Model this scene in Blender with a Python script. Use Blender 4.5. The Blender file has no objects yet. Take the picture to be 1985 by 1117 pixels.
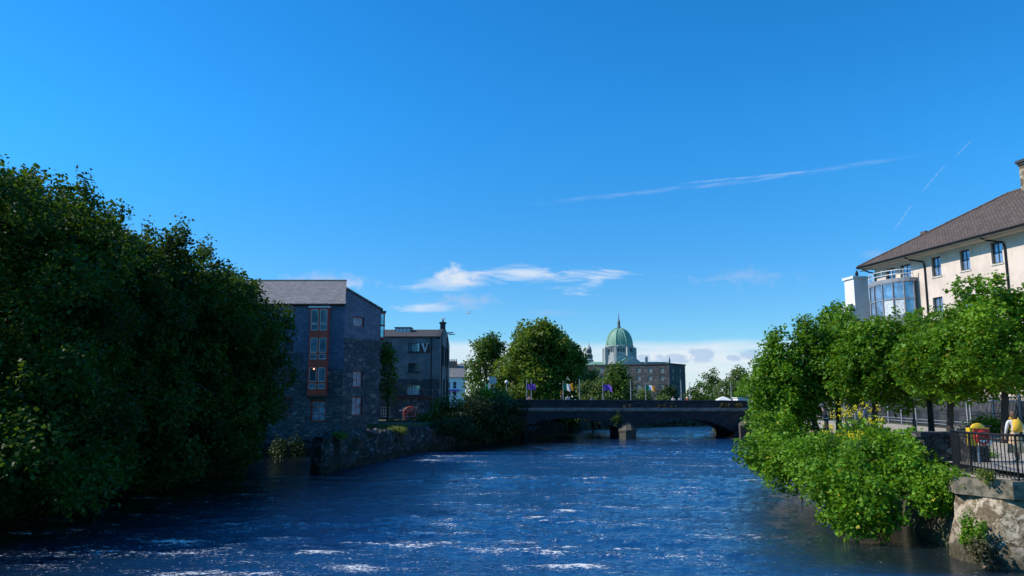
import bpy, bmesh, math, random
import numpy as np
from mathutils import Vector, Matrix, Quaternion
R = math.radians
scene = bpy.context.scene
COL = scene.collection

# ------------------------------------------------------------------ camera
CAMZ = 4.6; FPX = 1471.0; CX, CY = 992.5, 558.5
PITCH = R(8.22); CP, SP = math.cos(PITCH), math.sin(PITCH)
cd = bpy.data.cameras.new("camera"); cam = bpy.data.objects.new("camera", cd); COL.objects.link(cam)
cam.location = (0, 0, CAMZ); cam.rotation_euler = (R(90) + PITCH, 0, 0)
cd.sensor_fit = 'HORIZONTAL'; cd.sensor_width = 36; cd.lens = 36 * FPX / 1985
cd.clip_start = 0.1; cd.clip_end = 6000
scene.camera = cam

# ------------------------------------------------------------------ light
SUN_EL = R(40); SUN_PHI = R(3)
sdir = Vector((-math.cos(SUN_PHI) * math.cos(SUN_EL), math.sin(SUN_PHI) * math.cos(SUN_EL), math.sin(SUN_EL)))
ld = bpy.data.lights.new("sun", 'SUN'); ld.energy = 5.0; ld.angle = R(0.53); ld.color = (1.0, 0.94, 0.84)
sun = bpy.data.objects.new("sun", ld); COL.objects.link(sun)
sun.rotation_euler = (-sdir).to_track_quat('-Z', 'Y').to_euler()
scene.view_settings.view_transform = 'Standard'; scene.view_settings.look = 'None'
scene.view_settings.exposure = 0.0; scene.view_settings.gamma = 1.0
scene.cycles.max_bounces = 6; scene.cycles.diffuse_bounces = 2; scene.cycles.glossy_bounces = 3
scene.cycles.transmission_bounces = 4; scene.cycles.use_denoising = True
scene.cycles.caustics_reflective = False; scene.cycles.caustics_refractive = False

def ray(px, py):
    dy = py - CY
    return Vector((px - CX, FPX * CP + dy * SP, FPX * SP - dy * CP))
def W(px, py, Y):
    r = ray(px, py); t = Y / r.y
    return Vector((r.x * t, Y, CAMZ + r.z * t))
def Gz(px, py, z):
    r = ray(px, py); t = (z - CAMZ) / r.z
    return Vector((r.x * t, r.y * t, z))

class NT:
    """tiny helper to write node maths"""
    def __init__(self, tree): self.t = tree; self.n = tree.nodes; self.l = tree.links
    def put(self, sock, v):
        if isinstance(v, (int, float)): sock.default_value = v
        elif isinstance(v, (tuple, list)): sock.default_value = v if len(v) == len(sock.default_value) else (*v, 1.0)[:len(sock.default_value)]
        else: self.l.new(v, sock)
    def m(self, op, *a, clamp=False):
        nd = self.n.new('ShaderNodeMath'); nd.operation = op; nd.use_clamp = clamp
        for i, v in enumerate(a): self.put(nd.inputs[i], v)
        return nd.outputs[0]
    def ss(self, x, a, b):
        nd = self.n.new('ShaderNodeMapRange'); nd.interpolation_type = 'SMOOTHSTEP'
        self.put(nd.inputs[0], x); self.put(nd.inputs[1], a); self.put(nd.inputs[2], b)
        return nd.outputs[0]
    def mapr(self, x, a, b, c, d):
        nd = self.n.new('ShaderNodeMapRange')
        for i, v in enumerate((x, a, b, c, d)): self.put(nd.inputs[i], v)
        return nd.outputs[0]
    def mix(self, f, a, b, blend='MIX'):
        nd = self.n.new('ShaderNodeMix'); nd.data_type = 'RGBA'; nd.blend_type = blend
        self.put(nd.inputs[0], f); self.put(nd.inputs[6], a); self.put(nd.inputs[7], b)
        return nd.outputs[2]
    def noise(self, vec, scale, detail=4, rough=0.55, dist=0.0, out=0):
        nd = self.n.new('ShaderNodeTexNoise'); nd.inputs['Scale'].default_value = scale
        nd.inputs['Detail'].default_value = detail; nd.inputs['Roughness'].default_value = rough
        nd.inputs['Distortion'].default_value = dist
        if vec is not None: self.l.new(vec, nd.inputs['Vector'])
        return nd.outputs[out]
    def mapping(self, vec, scale=(1, 1, 1), rot=(0, 0, 0)):
        nd = self.n.new('ShaderNodeMapping'); nd.inputs['Scale'].default_value = scale; nd.inputs['Rotation'].default_value = rot
        self.l.new(vec, nd.inputs['Vector']); return nd.outputs[0]
    def comb(self, x, y, z):
        nd = self.n.new('ShaderNodeCombineXYZ')
        for i, v in enumerate((x, y, z)): self.put(nd.inputs[i], v)
        return nd.outputs[0]
    def bump(self, h, strength=0.5, dist=0.05, normal=None):
        nd = self.n.new('ShaderNodeBump'); nd.inputs['Strength'].default_value = strength
        nd.inputs['Distance'].default_value = dist; self.l.new(h, nd.inputs['Height'])
        if normal is not None: self.l.new(normal, nd.inputs['Normal'])
        return nd.outputs[0]

# ------------------------------------------------------------------ sky
world = bpy.data.worlds.new("World"); scene.world = world; world.use_nodes = True
wt = world.node_tree; wt.nodes.clear(); N = NT(wt)
sky = wt.nodes.new('ShaderNodeTexSky'); sky.sky_type = 'NISHITA'; sky.sun_disc = False
sky.sun_elevation = SUN_EL; sky.sun_rotation = math.atan2(sdir.x, sdir.y)
sky.altitude = 0; sky.air_density = 1.0; sky.dust_density = 0.08; sky.ozone_density = 3.0
hs = wt.nodes.new('ShaderNodeHueSaturation'); hs.inputs['Saturation'].default_value = 1.32; hs.inputs['Value'].default_value = 1.0
hs.inputs['Hue'].default_value = 0.493
wt.links.new(sky.outputs[0], hs.inputs['Color'])
tc = wt.nodes.new('ShaderNodeTexCoord'); sep = wt.nodes.new('ShaderNodeSeparateXYZ')
wt.links.new(tc.outputs['Generated'], sep.inputs[0])
yy = N.m('MAXIMUM', sep.outputs[1], 0.05)
U = N.m('DIVIDE', sep.outputs[0], yy); V = N.m('DIVIDE', sep.outputs[2], yy)
front = N.ss(sep.outputs[1], 0.05, 0.2)
def uvp(px, py):
    r = ray(px, py); return r.x / r.y, r.z / r.y
uvw = N.comb(U, V, 0.0)
wisp = N.noise(N.mapping(uvw, (9, 42, 1)), 1.0, 6, 0.6, 0.6)
puff = N.noise(N.mapping(uvw, (16, 34, 1)), 1.0, 7, 0.55, 0.25)
cum = N.noise(N.mapping(uvw, (45, 75, 1)), 1.0, 6, 0.6, 0.3)
def ell(px0, px1, py0, py1, tex, lo, hi, gain=1.0, amp=1.5):
    (u0, v1), (u1, v0) = uvp(px0, py0), uvp(px1, py1)
    uc, vc, a, b = (u0 + u1) / 2, (v0 + v1) / 2, (u1 - u0) / 2, (v1 - v0) / 2
    du = N.m('DIVIDE', N.m('SUBTRACT', U, uc), a); dv = N.m('DIVIDE', N.m('SUBTRACT', V, vc), b)
    r2 = N.m('SQRT', N.m('ADD', N.m('MULTIPLY', du, du), N.m('MULTIPLY', dv, dv)))
    s = N.m('ADD', N.m('SUBTRACT', 1.0, r2), N.m('MULTIPLY', N.m('SUBTRACT', tex, 0.5), amp))
    return N.m('MULTIPLY', N.ss(s, lo, hi), gain)
cur = N.mix(1.0, hs.outputs[0], N.mix(N.ss(V, 0.06, 0.42), (0.48, 0.77, 1.03, 1), (0.42, 1.06, 1.36, 1)), 'MULTIPLY')
CLW = (5.4, 5.8, 6.3); CLP = (3.0, 3.9, 5.6); CLG = (2.3, 3.5, 5.2)
def layer(mask, colr):
    global cur
    cur = N.mix(N.m('MULTIPLY', mask, front), cur, colr)
# low bank of white cloud on the horizon
vb = uvp(1300, 661)[1]
edge = N.m('ADD', vb, N.m('MULTIPLY', N.m('SUBTRACT', N.noise(N.mapping(uvw, (5, 1, 1)), 1.0, 4, 0.5), 0.5), 0.022))
bank = N.m('SUBTRACT', 1.0, N.ss(V, N.m('SUBTRACT', edge, 0.011), N.m('ADD', edge, 0.004)))
u8 = uvp(700, 660)[0]; u9 = uvp(1560, 660)[0]
bank = N.m('MULTIPLY', bank, N.m('MULTIPLY', N.ss(U, u8 - .1, u8), N.m('SUBTRACT', 1.0, N.ss(U, u9, u9 + .25))))
bank = N.m('MULTIPLY', bank, N.mapr(N.noise(N.mapping(uvw, (6, 60, 1)), 1.0, 6, 0.6, 0.6), 0.3, 0.68, 0.45, 0.97))
layer(bank, CLW)
for e in ((1265, 1350, 682, 706), (1320, 1392, 672, 704), (1400, 1440, 686, 702), (1425, 1490, 678, 702), (1232, 1262, 684, 704)):
    layer(ell(*e, cum, 0.0, 0.5, 0.6, 2.6), CLG)
layer(ell(750, 1000, 522, 570, wisp, 0.1, 1.3, 0.6, 3.4), CLW)
layer(ell(815, 960, 508, 566, cum, 0.1, 1.1, 0.6, 2.0), CLP)
layer(ell(825, 940, 510, 560, cum, 0.0, 1.1, 0.8, 2.2), CLW)
layer(ell(560, 760, 536, 566, cum, 0.2, 1.2, 0.4, 2.4), CLW)
layer(ell(930, 1100, 512, 552, wisp, 0.2, 1.0, 0.75, 3.4), CLW)
layer(ell(1030, 1290, 506, 570, wisp, 0.3, 1.6, 0.75, 5.6), CLW)
layer(ell(720, 900, 584, 616, wisp, 0.2, 1.3, 0.9, 3.6), CLW)
layer(ell(800, 985, 560, 610, cum, 0.1, 1.1, 0.55, 2.2), CLP)
layer(ell(490, 760, 518, 572, cum, 0.1, 1.1, 0.55, 2.2), CLP)
layer(ell(1300, 1580, 514, 562, cum, 0.1, 1.3, 0.4, 2.6), CLP)
layer(ell(1010, 1140, 598, 616, wisp, 0.0, 1.0, 0.22, 2), CLP)
layer(ell(1660, 1740, 480, 508, puff, 0.1, 1.0, 0.28, 1.6), CLP)
def streak(p0, p1, w, gain, lo=0.35, hi=0.7, sc=60, bend=0.0):
    (ua, va), (ub, vb_) = uvp(*p0), uvp(*p1)
    L = math.hypot(ub - ua, vb_ - va); dx, dy = (ub - ua) / L, (vb_ - va) / L
    du = N.m('SUBTRACT', U, ua); dv = N.m('SUBTRACT', V, va)
    s = N.m('DIVIDE', N.m('ADD', N.m('MULTIPLY', du, dx), N.m('MULTIPLY', dv, dy)), L)
    t = N.m('ADD', N.m('MULTIPLY', du, -dy), N.m('MULTIPLY', dv, dx))
    t = N.m('SUBTRACT', t, N.m('MULTIPLY', N.m('MULTIPLY', s, N.m('SUBTRACT', 1.0, s)), bend))
    nz = N.noise(N.comb(N.m('MULTIPLY', s, 14), N.m('MULTIPLY', t, sc * 3), 1.0), 1.0, 4, 0.6)
    wob = N.m('MULTIPLY', N.m('SUBTRACT', N.noise(N.comb(N.m('MULTIPLY', s, 7), 0.0, 4.0), 1.0, 3), 0.5), w * 1.6)
    d = N.m('ABSOLUTE', N.m('SUBTRACT', t, wob))
    prof = N.m('SUBTRACT', 1.0, N.ss(d, 0.0, w))
    ends = N.m('MULTIPLY', N.ss(s, 0.0, 0.25), N.m('SUBTRACT', 1.0, N.ss(s, 0.75, 1.0)))
    return N.m('MULTIPLY', N.m('MULTIPLY', prof, N.ss(nz, lo, hi)), N.m('MULTIPLY', ends, gain))
layer(streak((985, 398), (1840, 290), 0.005, 0.2, 0.3, 0.8, 60, -0.03), CLW)
layer(streak((1300, 358), (1600, 330), 0.0025, 0.2, 0.2, 0.7, 90), CLW)
for a, b in (((1730, 450), (1772, 392)), ((1780, 380), (1838, 314)), ((1850, 306), (1886, 270))):
    layer(streak(a, b, 0.0020, 0.22, 0.25, 0.8), CLW)
bg = wt.nodes.new('ShaderNodeBackground'); wo = wt.nodes.new('ShaderNodeOutputWorld')
bg.inputs['Strength'].default_value = 0.15
wt.links.new(cur, bg.inputs['Color']); wt.links.new(bg.outputs[0], wo.inputs['Surface'])

# ------------------------------------------------------------------ mesh helpers
class MB:
    def __init__(self): self.v = []; self.f = []
    def face(self, pts):
        i = len(self.v); self.v += [tuple(p) for p in pts]; self.f.append(tuple(range(i, i + len(pts)))); return self
    def grid(self, rows):            # rows: list of equally long point lists
        i = len(self.v); n = len(rows[0])
        for r in rows: self.v += [tuple(p) for p in r]
        for a in range(len(rows) - 1):
            for b in range(n - 1):
                k = i + a * n + b; self.f.append((k, k + 1, k + n + 1, k + n))
        return self
    def box(self, c, s, rz=0.0, M=None):
        hx, hy, hz = s[0] / 2, s[1] / 2, s[2] / 2; i = len(self.v)
        ca, sa = math.cos(rz), math.sin(rz)
        for z in (-hz, hz):
            for x, y in ((-hx, -hy), (hx, -hy), (hx, hy), (-hx, hy)):
                p = Vector((x * ca - y * sa, x * sa + y * ca, z))
                if M is not None: p = M @ Vector((x, y, z))
                self.v.append((c[0] + p.x, c[1] + p.y, c[2] + p.z))
        for f in ((0, 3, 2, 1), (4, 5, 6, 7), (0, 1, 5, 4), (1, 2, 6, 5), (2, 3, 7, 6), (3, 0, 4, 7)):
            self.f.append(tuple(i + k for k in f))
        return self
    def tube(self, pts, rad, n=8, cap=True):
        pts = [Vector(p) for p in pts]; rad = rad if isinstance(rad, (list, tuple)) else [rad] * len(pts)
        i0 = len(self.v); prev = None
        for k, p in enumerate(pts):
            d = (pts[min(k + 1, len(pts) - 1)] - pts[max(k - 1, 0)]).normalized()
            if prev is None: a = d.orthogonal().normalized()
            else: a = (prev - d * prev.dot(d)).normalized()
            prev = a; b = d.cross(a)
            for j in range(n):
                t = 2 * math.pi * j / n; q = p + (a * math.cos(t) + b * math.sin(t)) * rad[k]; self.v.append(tuple(q))
        for k in range(len(pts) - 1):
            for j in range(n):
                a0 = i0 + k * n + j; a1 = i0 + k * n + (j + 1) % n
                self.f.append((a0, a1, a1 + n, a0 + n))
        if cap:
            self.f.append(tuple(i0 + j for j in range(n))[::-1]); self.f.append(tuple(i0 + (len(pts) - 1) * n + j for j in range(n)))
        return self
    def lathe(self, c, prof, n=24, a0=0.0, sx=1.0, sy=1.0):   # prof: (r, z)
        i0 = len(self.v)
        for r, z in prof:
            for j in range(n):
                t = a0 + 2 * math.pi * j / n
                self.v.append((c[0] + r * math.cos(t) * sx, c[1] + r * math.sin(t) * sy, c[2] + z))
        for k in range(len(prof) - 1):
            for j in range(n):
                a = i0 + k * n + j; b = i0 + k * n + (j + 1) % n; self.f.append((a, b, b + n, a + n))
        self.f.append(tuple(i0 + j for j in range(n))[::-1]); self.f.append(tuple(i0 + (len(prof) - 1) * n + j for j in range(n)))
        return self
    def prism(self, poly, z0, z1):   # poly: list of (x, y), ccw
        i = len(self.v); n = len(poly)
        self.v += [(x, y, z0) for x, y in poly] + [(x, y, z1) for x, y in poly]
        self.f.append(tuple(i + k for k in range(n))[::-1]); self.f.append(tuple(i + n + k for k in range(n)))
        for k in range(n): self.f.append((i + k, i + (k + 1) % n, i + n + (k + 1) % n, i + n + k))
        return self
    def extrude(self, poly, d):      # poly of 3-D points, pushed by vector d
        i = len(self.v); n = len(poly); d = Vector(d)
        self.v += [tuple(p) for p in poly] + [tuple(Vector(p) + d) for p in poly]
        self.f.append(tuple(i + k for k in range(n))); self.f.append(tuple(i + n + k for k in range(n))[::-1])
        for k in range(n): self.f.append((i + (k + 1) % n, i + k, i + n + k, i + n + (k + 1) % n))
        return self
    def build(self, name, m, parent=None, smooth=False):
        me = bpy.data.meshes.new(name); me.from_pydata(self.v, [], self.f); me.validate()
        if m: me.materials.append(m)
        uv = me.uv_layers.new(name="uv").data
        vs = me.vertices
        for p in me.polygons:
            n = p.normal; p.use_smooth = smooth
            if abs(n.z) > 0.75:
                for li in p.loop_indices: c = vs[me.loops[li].vertex_index].co; uv[li].uv = (c.x, c.y)
            else:
                h = Vector((-n.y, n.x, 0)).normalized()
                for li in p.loop_indices: c = vs[me.loops[li].vertex_index].co; uv[li].uv = (c.x * h.x + c.y * h.y, c.z)
        o = bpy.data.objects.new(name, me); COL.objects.link(o)
        if parent is not None: o.parent = parent; o.matrix_parent_inverse = parent.matrix_world.inverted() if False else Matrix.Translation(-parent.location) if parent.type == 'EMPTY' and parent.parent is None else Matrix()
        return o

def tag(o, label=None, cat=None, group=None, kind=None):
    if label: o['label'] = label
    if cat: o['category'] = cat
    if group: o['group'] = group
    if kind: o['kind'] = kind
    return o
def thing(name, label, cat, loc=(0, 0, 0), group=None):
    o = bpy.data.objects.new(name, None); COL.objects.link(o); o.location = loc; o.empty_display_size = 0.3
    return tag(o, label, cat, group)
def structure(o, label=None, cat=None): return tag(o, label, cat, None, 'structure')

# ------------------------------------------------------------------ materials
MATS = {}
def new_mat(name):
    m = bpy.data.materials.new(name); m.use_nodes = True; t = m.node_tree
    b = t.nodes['Principled BSDF']; return m, NT(t), b
def coords(n, kind='Object'):
    if kind == 'World':
        g = n.n.new('ShaderNodeNewGeometry'); return g.outputs['Position']
    c = n.n.new('ShaderNodeTexCoord'); return c.outputs[kind]
def plain(name, c1, c2=None, rough=0.6, scale=1.5, metal=0.0, bump=0.0, bscale=20, spec=0.5, streak_=0.0):
    if name in MATS: return MATS[name]
    m, n, b = new_mat(name); c2 = c2 or tuple(x * 0.78 for x in c1)
    w = coords(n, 'World')
    f = n.ss(n.noise(w, scale, 6, 0.6), 0.35, 0.65)
    col = n.mix(f, (*c1, 1), (*c2, 1))
    if streak_ > 0:
        s = n.noise(n.mapping(w, (1, 1, 0.12)), 3.5, 5, 0.6)
        col = n.mix(n.m('MULTIPLY', n.ss(s, 0.5, 0.75), streak_), col, tuple(x * 0.45 for x in c1) + (1,))
    n.put(b.inputs['Base Color'], col)
    b.inputs['Roughness'].default_value = rough; b.inputs['Metallic'].default_value = metal
    b.inputs['Specular IOR Level'].default_value = spec
    if bump > 0: n.l.new(n.bump(n.noise(w, bscale, 5, 0.6), bump, 0.02), b.inputs['Normal'])
    MATS[name] = m; return m
def rubble(name, cols, mortar, scale=2.2, bump=0.8, moss=None, squash=1.6, lichen=None, joint=0.09, wet=True):
    m, n, b = new_mat(name); w = coords(n, 'World')
    wd = n.n.new('ShaderNodeVectorMath'); wd.operation = 'ADD'
    nz = n.n.new('ShaderNodeTexNoise'); nz.inputs['Scale'].default_value = scale * 1.5; nz.inputs['Detail'].default_value = 2
    n.l.new(w, nz.inputs['Vector'])
    sc = n.n.new('ShaderNodeVectorMath'); sc.operation = 'SCALE'; sc.inputs['Scale'].default_value = 0.22 / scale * 2
    n.l.new(nz.outputs['Color'], sc.inputs[0]); n.l.new(w, wd.inputs[0]); n.l.new(sc.outputs[0], wd.inputs[1])
    mp = n.mapping(wd.outputs[0], (scale, scale, scale * squash))
    v1 = n.n.new('ShaderNodeTexVoronoi'); v1.feature = 'DISTANCE_TO_EDGE'; v1.inputs['Scale'].default_value = 1
    v2 = n.n.new('ShaderNodeTexVoronoi'); v2.feature = 'F1'; v2.inputs['Scale'].default_value = 1
    n.l.new(mp, v1.inputs['Vector']); n.l.new(mp, v2.inputs['Vector'])
    sp = n.n.new('ShaderNodeSeparateColor'); n.l.new(v2.outputs['Color'], sp.inputs[0])
    c = n.mix(sp.outputs[0], (*cols[0], 1), (*cols[1], 1))
    c = n.mix(n.ss(sp.outputs[1], 0.72, 0.95), c, (*cols[2], 1))
    fine = n.noise(w, 9, 6, 0.65)
    c = n.mix(n.mapr(fine, 0.3, 0.7, 0.0, 0.6), c, (*[x * 0.5 for x in cols[0]], 1))
    big = n.noise(w, 0.5, 4, 0.6)
    c = n.mix(n.m('MULTIPLY', n.ss(big, 0.45, 0.7), 0.45), c, (*[x * 0.55 for x in cols[0]], 1))
    edge = n.ss(n.m('ADD', v1.outputs['Distance'], n.m('MULTIPLY', n.m('SUBTRACT', n.noise(w, 5, 4, 0.7), 0.5), 0.12)), 0.0, joint)
    c = n.mix(edge, (*mortar, 1), c)
    if moss:
        c = n.mix(n.m('MULTIPLY', n.ss(n.noise(w, 1.3, 6, 0.65), 0.5, 0.62), 0.8), c, (*moss, 1))
    if lichen:
        c = n.mix(n.m('MULTIPLY', n.ss(n.noise(w, 2.6, 7, 0.7, 0.8), 0.49, 0.58), 0.8), c, (*lichen, 1))
        c = n.mix(n.ss(n.noise(w, 4.5, 6, 0.7, 0.5), 0.56, 0.66), c, (0.045, 0.035, 0.02, 1))
    sz = n.n.new('ShaderNodeSeparateXYZ'); n.l.new(w, sz.inputs[0])      # weed and wet below the flood mark
    tide = n.m('SUBTRACT', 1.0, n.ss(n.m('ADD', sz.outputs[2], n.m('MULTIPLY', n.m('SUBTRACT', n.noise(w, 1.8, 5, 0.7), 0.5), 1.1)), 0.3, 0.75))
    c = n.mix(n.m('MULTIPLY', tide, 0.85), c, (0.035, 0.03, 0.014, 1))
    n.put(b.inputs['Base Color'], c); b.inputs['Roughness'].default_value = 0.85; b.inputs['Specular IOR Level'].default_value = 0.3
    h = n.m('ADD', n.m('MULTIPLY', edge, 1.0), n.m('MULTIPLY', fine, 0.5))
    n.l.new(n.bump(h, bump, 0.06), b.inputs['Normal'])
    return m
def courses(name, c1, c2, mortar, bw, bh, bump=0.4, rough=0.7, msize=0.02, weather=0.3, spec=0.4, offs=0.5):
    m, n, b = new_mat(name); uv = coords(n, 'UV'); w = coords(n, 'World')
    wob = n.n.new('ShaderNodeVectorMath'); wob.operation = 'ADD'
    nz = n.noise(w, 2.0, 3, 0.6, out=1); s_ = n.n.new('ShaderNodeVectorMath'); s_.operation = 'SCALE'; s_.inputs['Scale'].default_value = bh * 0.25
    n.l.new(nz, s_.inputs[0]); n.l.new(uv, wob.inputs[0]); n.l.new(s_.outputs[0], wob.inputs[1])
    br = n.n.new('ShaderNodeTexBrick'); br.inputs['Scale'].default_value = 1.0; br.offset = offs
    br.inputs['Brick Width'].default_value = bw; br.inputs['Row Height'].default_value = bh
    br.inputs['Mortar Size'].default_value = msize; br.inputs['Mortar Smooth'].default_value = 0.3
    br.inputs['Color1'].default_value = (*c1, 1); br.inputs['Color2'].default_value = (*c2, 1); br.inputs['Mortar'].default_value = (*mortar, 1)
    n.l.new(wob.outputs[0], br.inputs['Vector'])
    dirt = n.noise(w, 0.9, 6, 0.6); fine = n.noise(w, 14, 4, 0.6)
    c = n.mix(n.m('MULTIPLY', n.ss(dirt, 0.4, 0.7), weather), br.outputs['Color'], (*[x * 0.4 for x in c1], 1))
    c = n.mix(n.mapr(fine, 0.35, 0.7, 0.0, 0.35), c, (*[min(1, x * 1.8) for x in c2], 1))
    n.put(b.inputs['Base Color'], c); b.inputs['Roughness'].default_value = rough; b.inputs['Specular IOR Level'].default_value = spec
    h = n.m('ADD', n.m('MULTIPLY', br.outputs['Fac'], -1.0), n.m('MULTIPLY', fine, 0.4))
    n.l.new(n.bump(h, bump, 0.03), b.inputs['Normal'])
    return m
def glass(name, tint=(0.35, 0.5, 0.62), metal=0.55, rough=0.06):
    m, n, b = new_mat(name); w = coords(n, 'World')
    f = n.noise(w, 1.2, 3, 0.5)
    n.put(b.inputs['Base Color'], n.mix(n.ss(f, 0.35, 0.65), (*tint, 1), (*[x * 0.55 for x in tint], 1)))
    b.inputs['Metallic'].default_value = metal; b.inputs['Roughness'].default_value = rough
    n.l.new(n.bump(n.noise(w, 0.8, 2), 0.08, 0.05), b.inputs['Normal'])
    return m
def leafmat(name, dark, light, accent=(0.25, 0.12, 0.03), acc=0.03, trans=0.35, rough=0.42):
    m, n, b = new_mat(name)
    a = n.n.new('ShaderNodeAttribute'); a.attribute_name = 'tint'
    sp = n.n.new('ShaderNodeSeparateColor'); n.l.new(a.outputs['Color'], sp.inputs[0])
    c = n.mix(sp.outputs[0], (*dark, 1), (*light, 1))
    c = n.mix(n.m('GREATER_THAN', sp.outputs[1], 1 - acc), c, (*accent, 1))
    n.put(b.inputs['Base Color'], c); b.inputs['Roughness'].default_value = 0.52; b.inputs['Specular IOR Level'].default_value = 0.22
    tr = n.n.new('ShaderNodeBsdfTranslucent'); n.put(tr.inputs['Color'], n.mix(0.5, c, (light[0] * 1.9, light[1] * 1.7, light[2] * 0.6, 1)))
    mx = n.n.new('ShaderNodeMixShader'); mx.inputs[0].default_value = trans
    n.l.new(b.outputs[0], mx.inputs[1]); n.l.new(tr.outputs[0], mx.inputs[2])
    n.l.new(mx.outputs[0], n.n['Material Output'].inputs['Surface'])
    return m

M = {}
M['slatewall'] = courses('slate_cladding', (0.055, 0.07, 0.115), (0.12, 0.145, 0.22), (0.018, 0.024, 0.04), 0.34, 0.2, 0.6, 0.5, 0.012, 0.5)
M['slateroof'] = courses('slate_roof', (0.13, 0.125, 0.13), (0.27, 0.25, 0.235), (0.05, 0.05, 0.052), 0.38, 0.17, 0.8, 0.75, 0.02, 0.3)
M['rubble'] = rubble('dark_rubble', ((0.07, 0.077, 0.092), (0.16, 0.165, 0.18), (0.27, 0.25, 0.23)), (0.045, 0.047, 0.055), 2.1)
M['bankrock'] = rubble('bank_rubble', ((0.04, 0.04, 0.043), (0.11, 0.105, 0.10), (0.24, 0.225, 0.20)), (0.02, 0.02, 0.018), 2.9, 1.0, moss=(0.03, 0.04, 0.016), joint=0.06, squash=1.9)
M['quay'] = rubble('lichen_quay_wall', ((0.15, 0.105, 0.06), (0.28, 0.21, 0.13), (0.48, 0.40, 0.30)), (0.17, 0.13, 0.085), 2.3, .7, moss=(0.12, 0.085, 0.03), lichen=(0.52, 0.43, 0.31), joint=0.022)
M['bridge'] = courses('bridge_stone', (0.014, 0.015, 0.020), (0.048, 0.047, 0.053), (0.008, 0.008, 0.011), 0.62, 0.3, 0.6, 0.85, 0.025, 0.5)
M['bridgetrim'] = plain('bridge_coping', (0.05, 0.049, 0.052), (0.03, 0.03, 0.034), 0.85, 2.5, bump=0.5)
M['cutwater'] = courses('cutwater_stone', (0.055, 0.05, 0.042), (0.10, 0.088, 0.07), (0.04, 0.036, 0.03), 0.7, 0.36, 0.5, 0.85, 0.02, 0.5)
M['ashlar'] = courses('cathedral_limestone', (0.31, 0.31, 0.30), (0.40, 0.40, 0.385), (0.24, 0.23, 0.2), 1.6, 0.8, 0.3, 0.85, 0.04, 0.4)
M['warehouse'] = rubble('warehouse_stone', ((0.065, 0.067, 0.072), (0.115, 0.115, 0.12), (0.16, 0.158, 0.155)), (0.055, 0.055, 0.058), 1.3)
M['render_grey'] = plain('grey_render', (0.22, 0.22, 0.225), (0.14, 0.14, 0.145), 0.9, 0.8, bump=0.3, streak_=0.5)
M['cream'] = plain('cream_render', (0.75, 0.61, 0.50), (0.63, 0.51, 0.41), 0.9, 0.7, bump=0.25, bscale=30, streak_=0.35)
M['white'] = plain('white_render', (0.80, 0.80, 0.78), (0.72, 0.72, 0.70), 0.85, 0.9, bump=0.1, streak_=0.2)
M['whitetrim'] = plain('white_paint', (0.75, 0.75, 0.73), None, 0.5)
M['browntile'] = courses('brown_roof_tiles', (0.055, 0.04, 0.032), (0.16, 0.11, 0.085), (0.02, 0.016, 0.014), 0.27, 0.24, 1.0, 0.85, 0.03, 0.45)
M['redframe'] = plain('red_joinery', (0.55, 0.075, 0.045), (0.42, 0.06, 0.035), 0.45, 3)
M['darkred'] = plain('dark_red_paint', (0.10, 0.018, 0.015), None, 0.5, 3)
M['darkframe'] = plain('dark_window_frame', (0.035, 0.037, 0.042), None, 0.4)
M['greyframe'] = plain('grey_glazing_frame', (0.30, 0.30, 0.32), (0.25, 0.25, 0.27), 0.45)
M['soffit'] = plain('cream_soffit', (0.66, 0.6, 0.5), None, 0.7)
M['blackmetal'] = plain('black_painted_metal', (0.008, 0.008, 0.010), (0.013, 0.013, 0.015), 0.55, 4, spec=0.2)
M['galv'] = plain('galvanised_metal', (0.42, 0.43, 0.45), (0.33, 0.34, 0.36), 0.45, 5, metal=0.4)
M['lamppost'] = plain('lamp_post_metal', (0.06, 0.065, 0.07), None, 0.4, 5)
M['copper'] = plain('green_copper', (0.20, 0.37, 0.26), (0.13, 0.28, 0.2), 0.65, 0.35, streak_=0.4)
M['lead'] = plain('weathered_lead', (0.10, 0.13, 0.13), None, 0.6)
M['glass'] = glass('window_glass', (0.42, 0.58, 0.70), 0.6)
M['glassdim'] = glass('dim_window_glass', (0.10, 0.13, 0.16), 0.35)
M['glassclear'] = glass('bay_glass', (0.36, 0.42, 0.52), 0.6)
M['paintedglare'] = plain('painted_reflection_pane', (0.34, 0.42, 0.50), (0.16, 0.2, 0.25), 0.15, 2.5)  # pale reflection painted into the pane colour
M['blind'] = plain('white_net_curtain', (0.7, 0.72, 0.72), (0.5, 0.52, 0.54), 0.9, 6)
M['bark'] = plain('tree_bark', (0.055, 0.043, 0.032), (0.025, 0.02, 0.016), 0.9, 5, bump=0.8, bscale=14)
M['concrete'] = plain('old_concrete', (0.27, 0.22, 0.15), (0.09, 0.08, 0.05), 0.9, 4.5, bump=0.9, bscale=18, streak_=0.85)
M['path'] = plain('beige_path', (0.42, 0.36, 0.28), (0.32, 0.27, 0.21), 0.9, 1.2, bump=0.4)
M['earth'] = plain('grassy_earth', (0.055, 0.075, 0.025), (0.08, 0.07, 0.04), 0.95, 0.6, bump=0.8, bscale=6)
M['asphalt'] = plain('asphalt', (0.055, 0.055, 0.055), None, 0.9, 2, bump=0.4)
M['boards'] = courses('dark_timber_boards', (0.11, 0.11, 0.12), (0.20, 0.20, 0.21), (0.03, 0.03, 0.03), 0.16, 4.0, 0.6, 0.7, 0.012, 0.3, offs=0.0)
M['brick'] = courses('red_brick', (0.24, 0.07, 0.045), (0.32, 0.11, 0.07), (0.2, 0.18, 0.16), 0.22, 0.075, 0.3)
M['skin'] = plain('skin', (0.55, 0.33, 0.24), (0.5, 0.29, 0.2), 0.55, 8)
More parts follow.
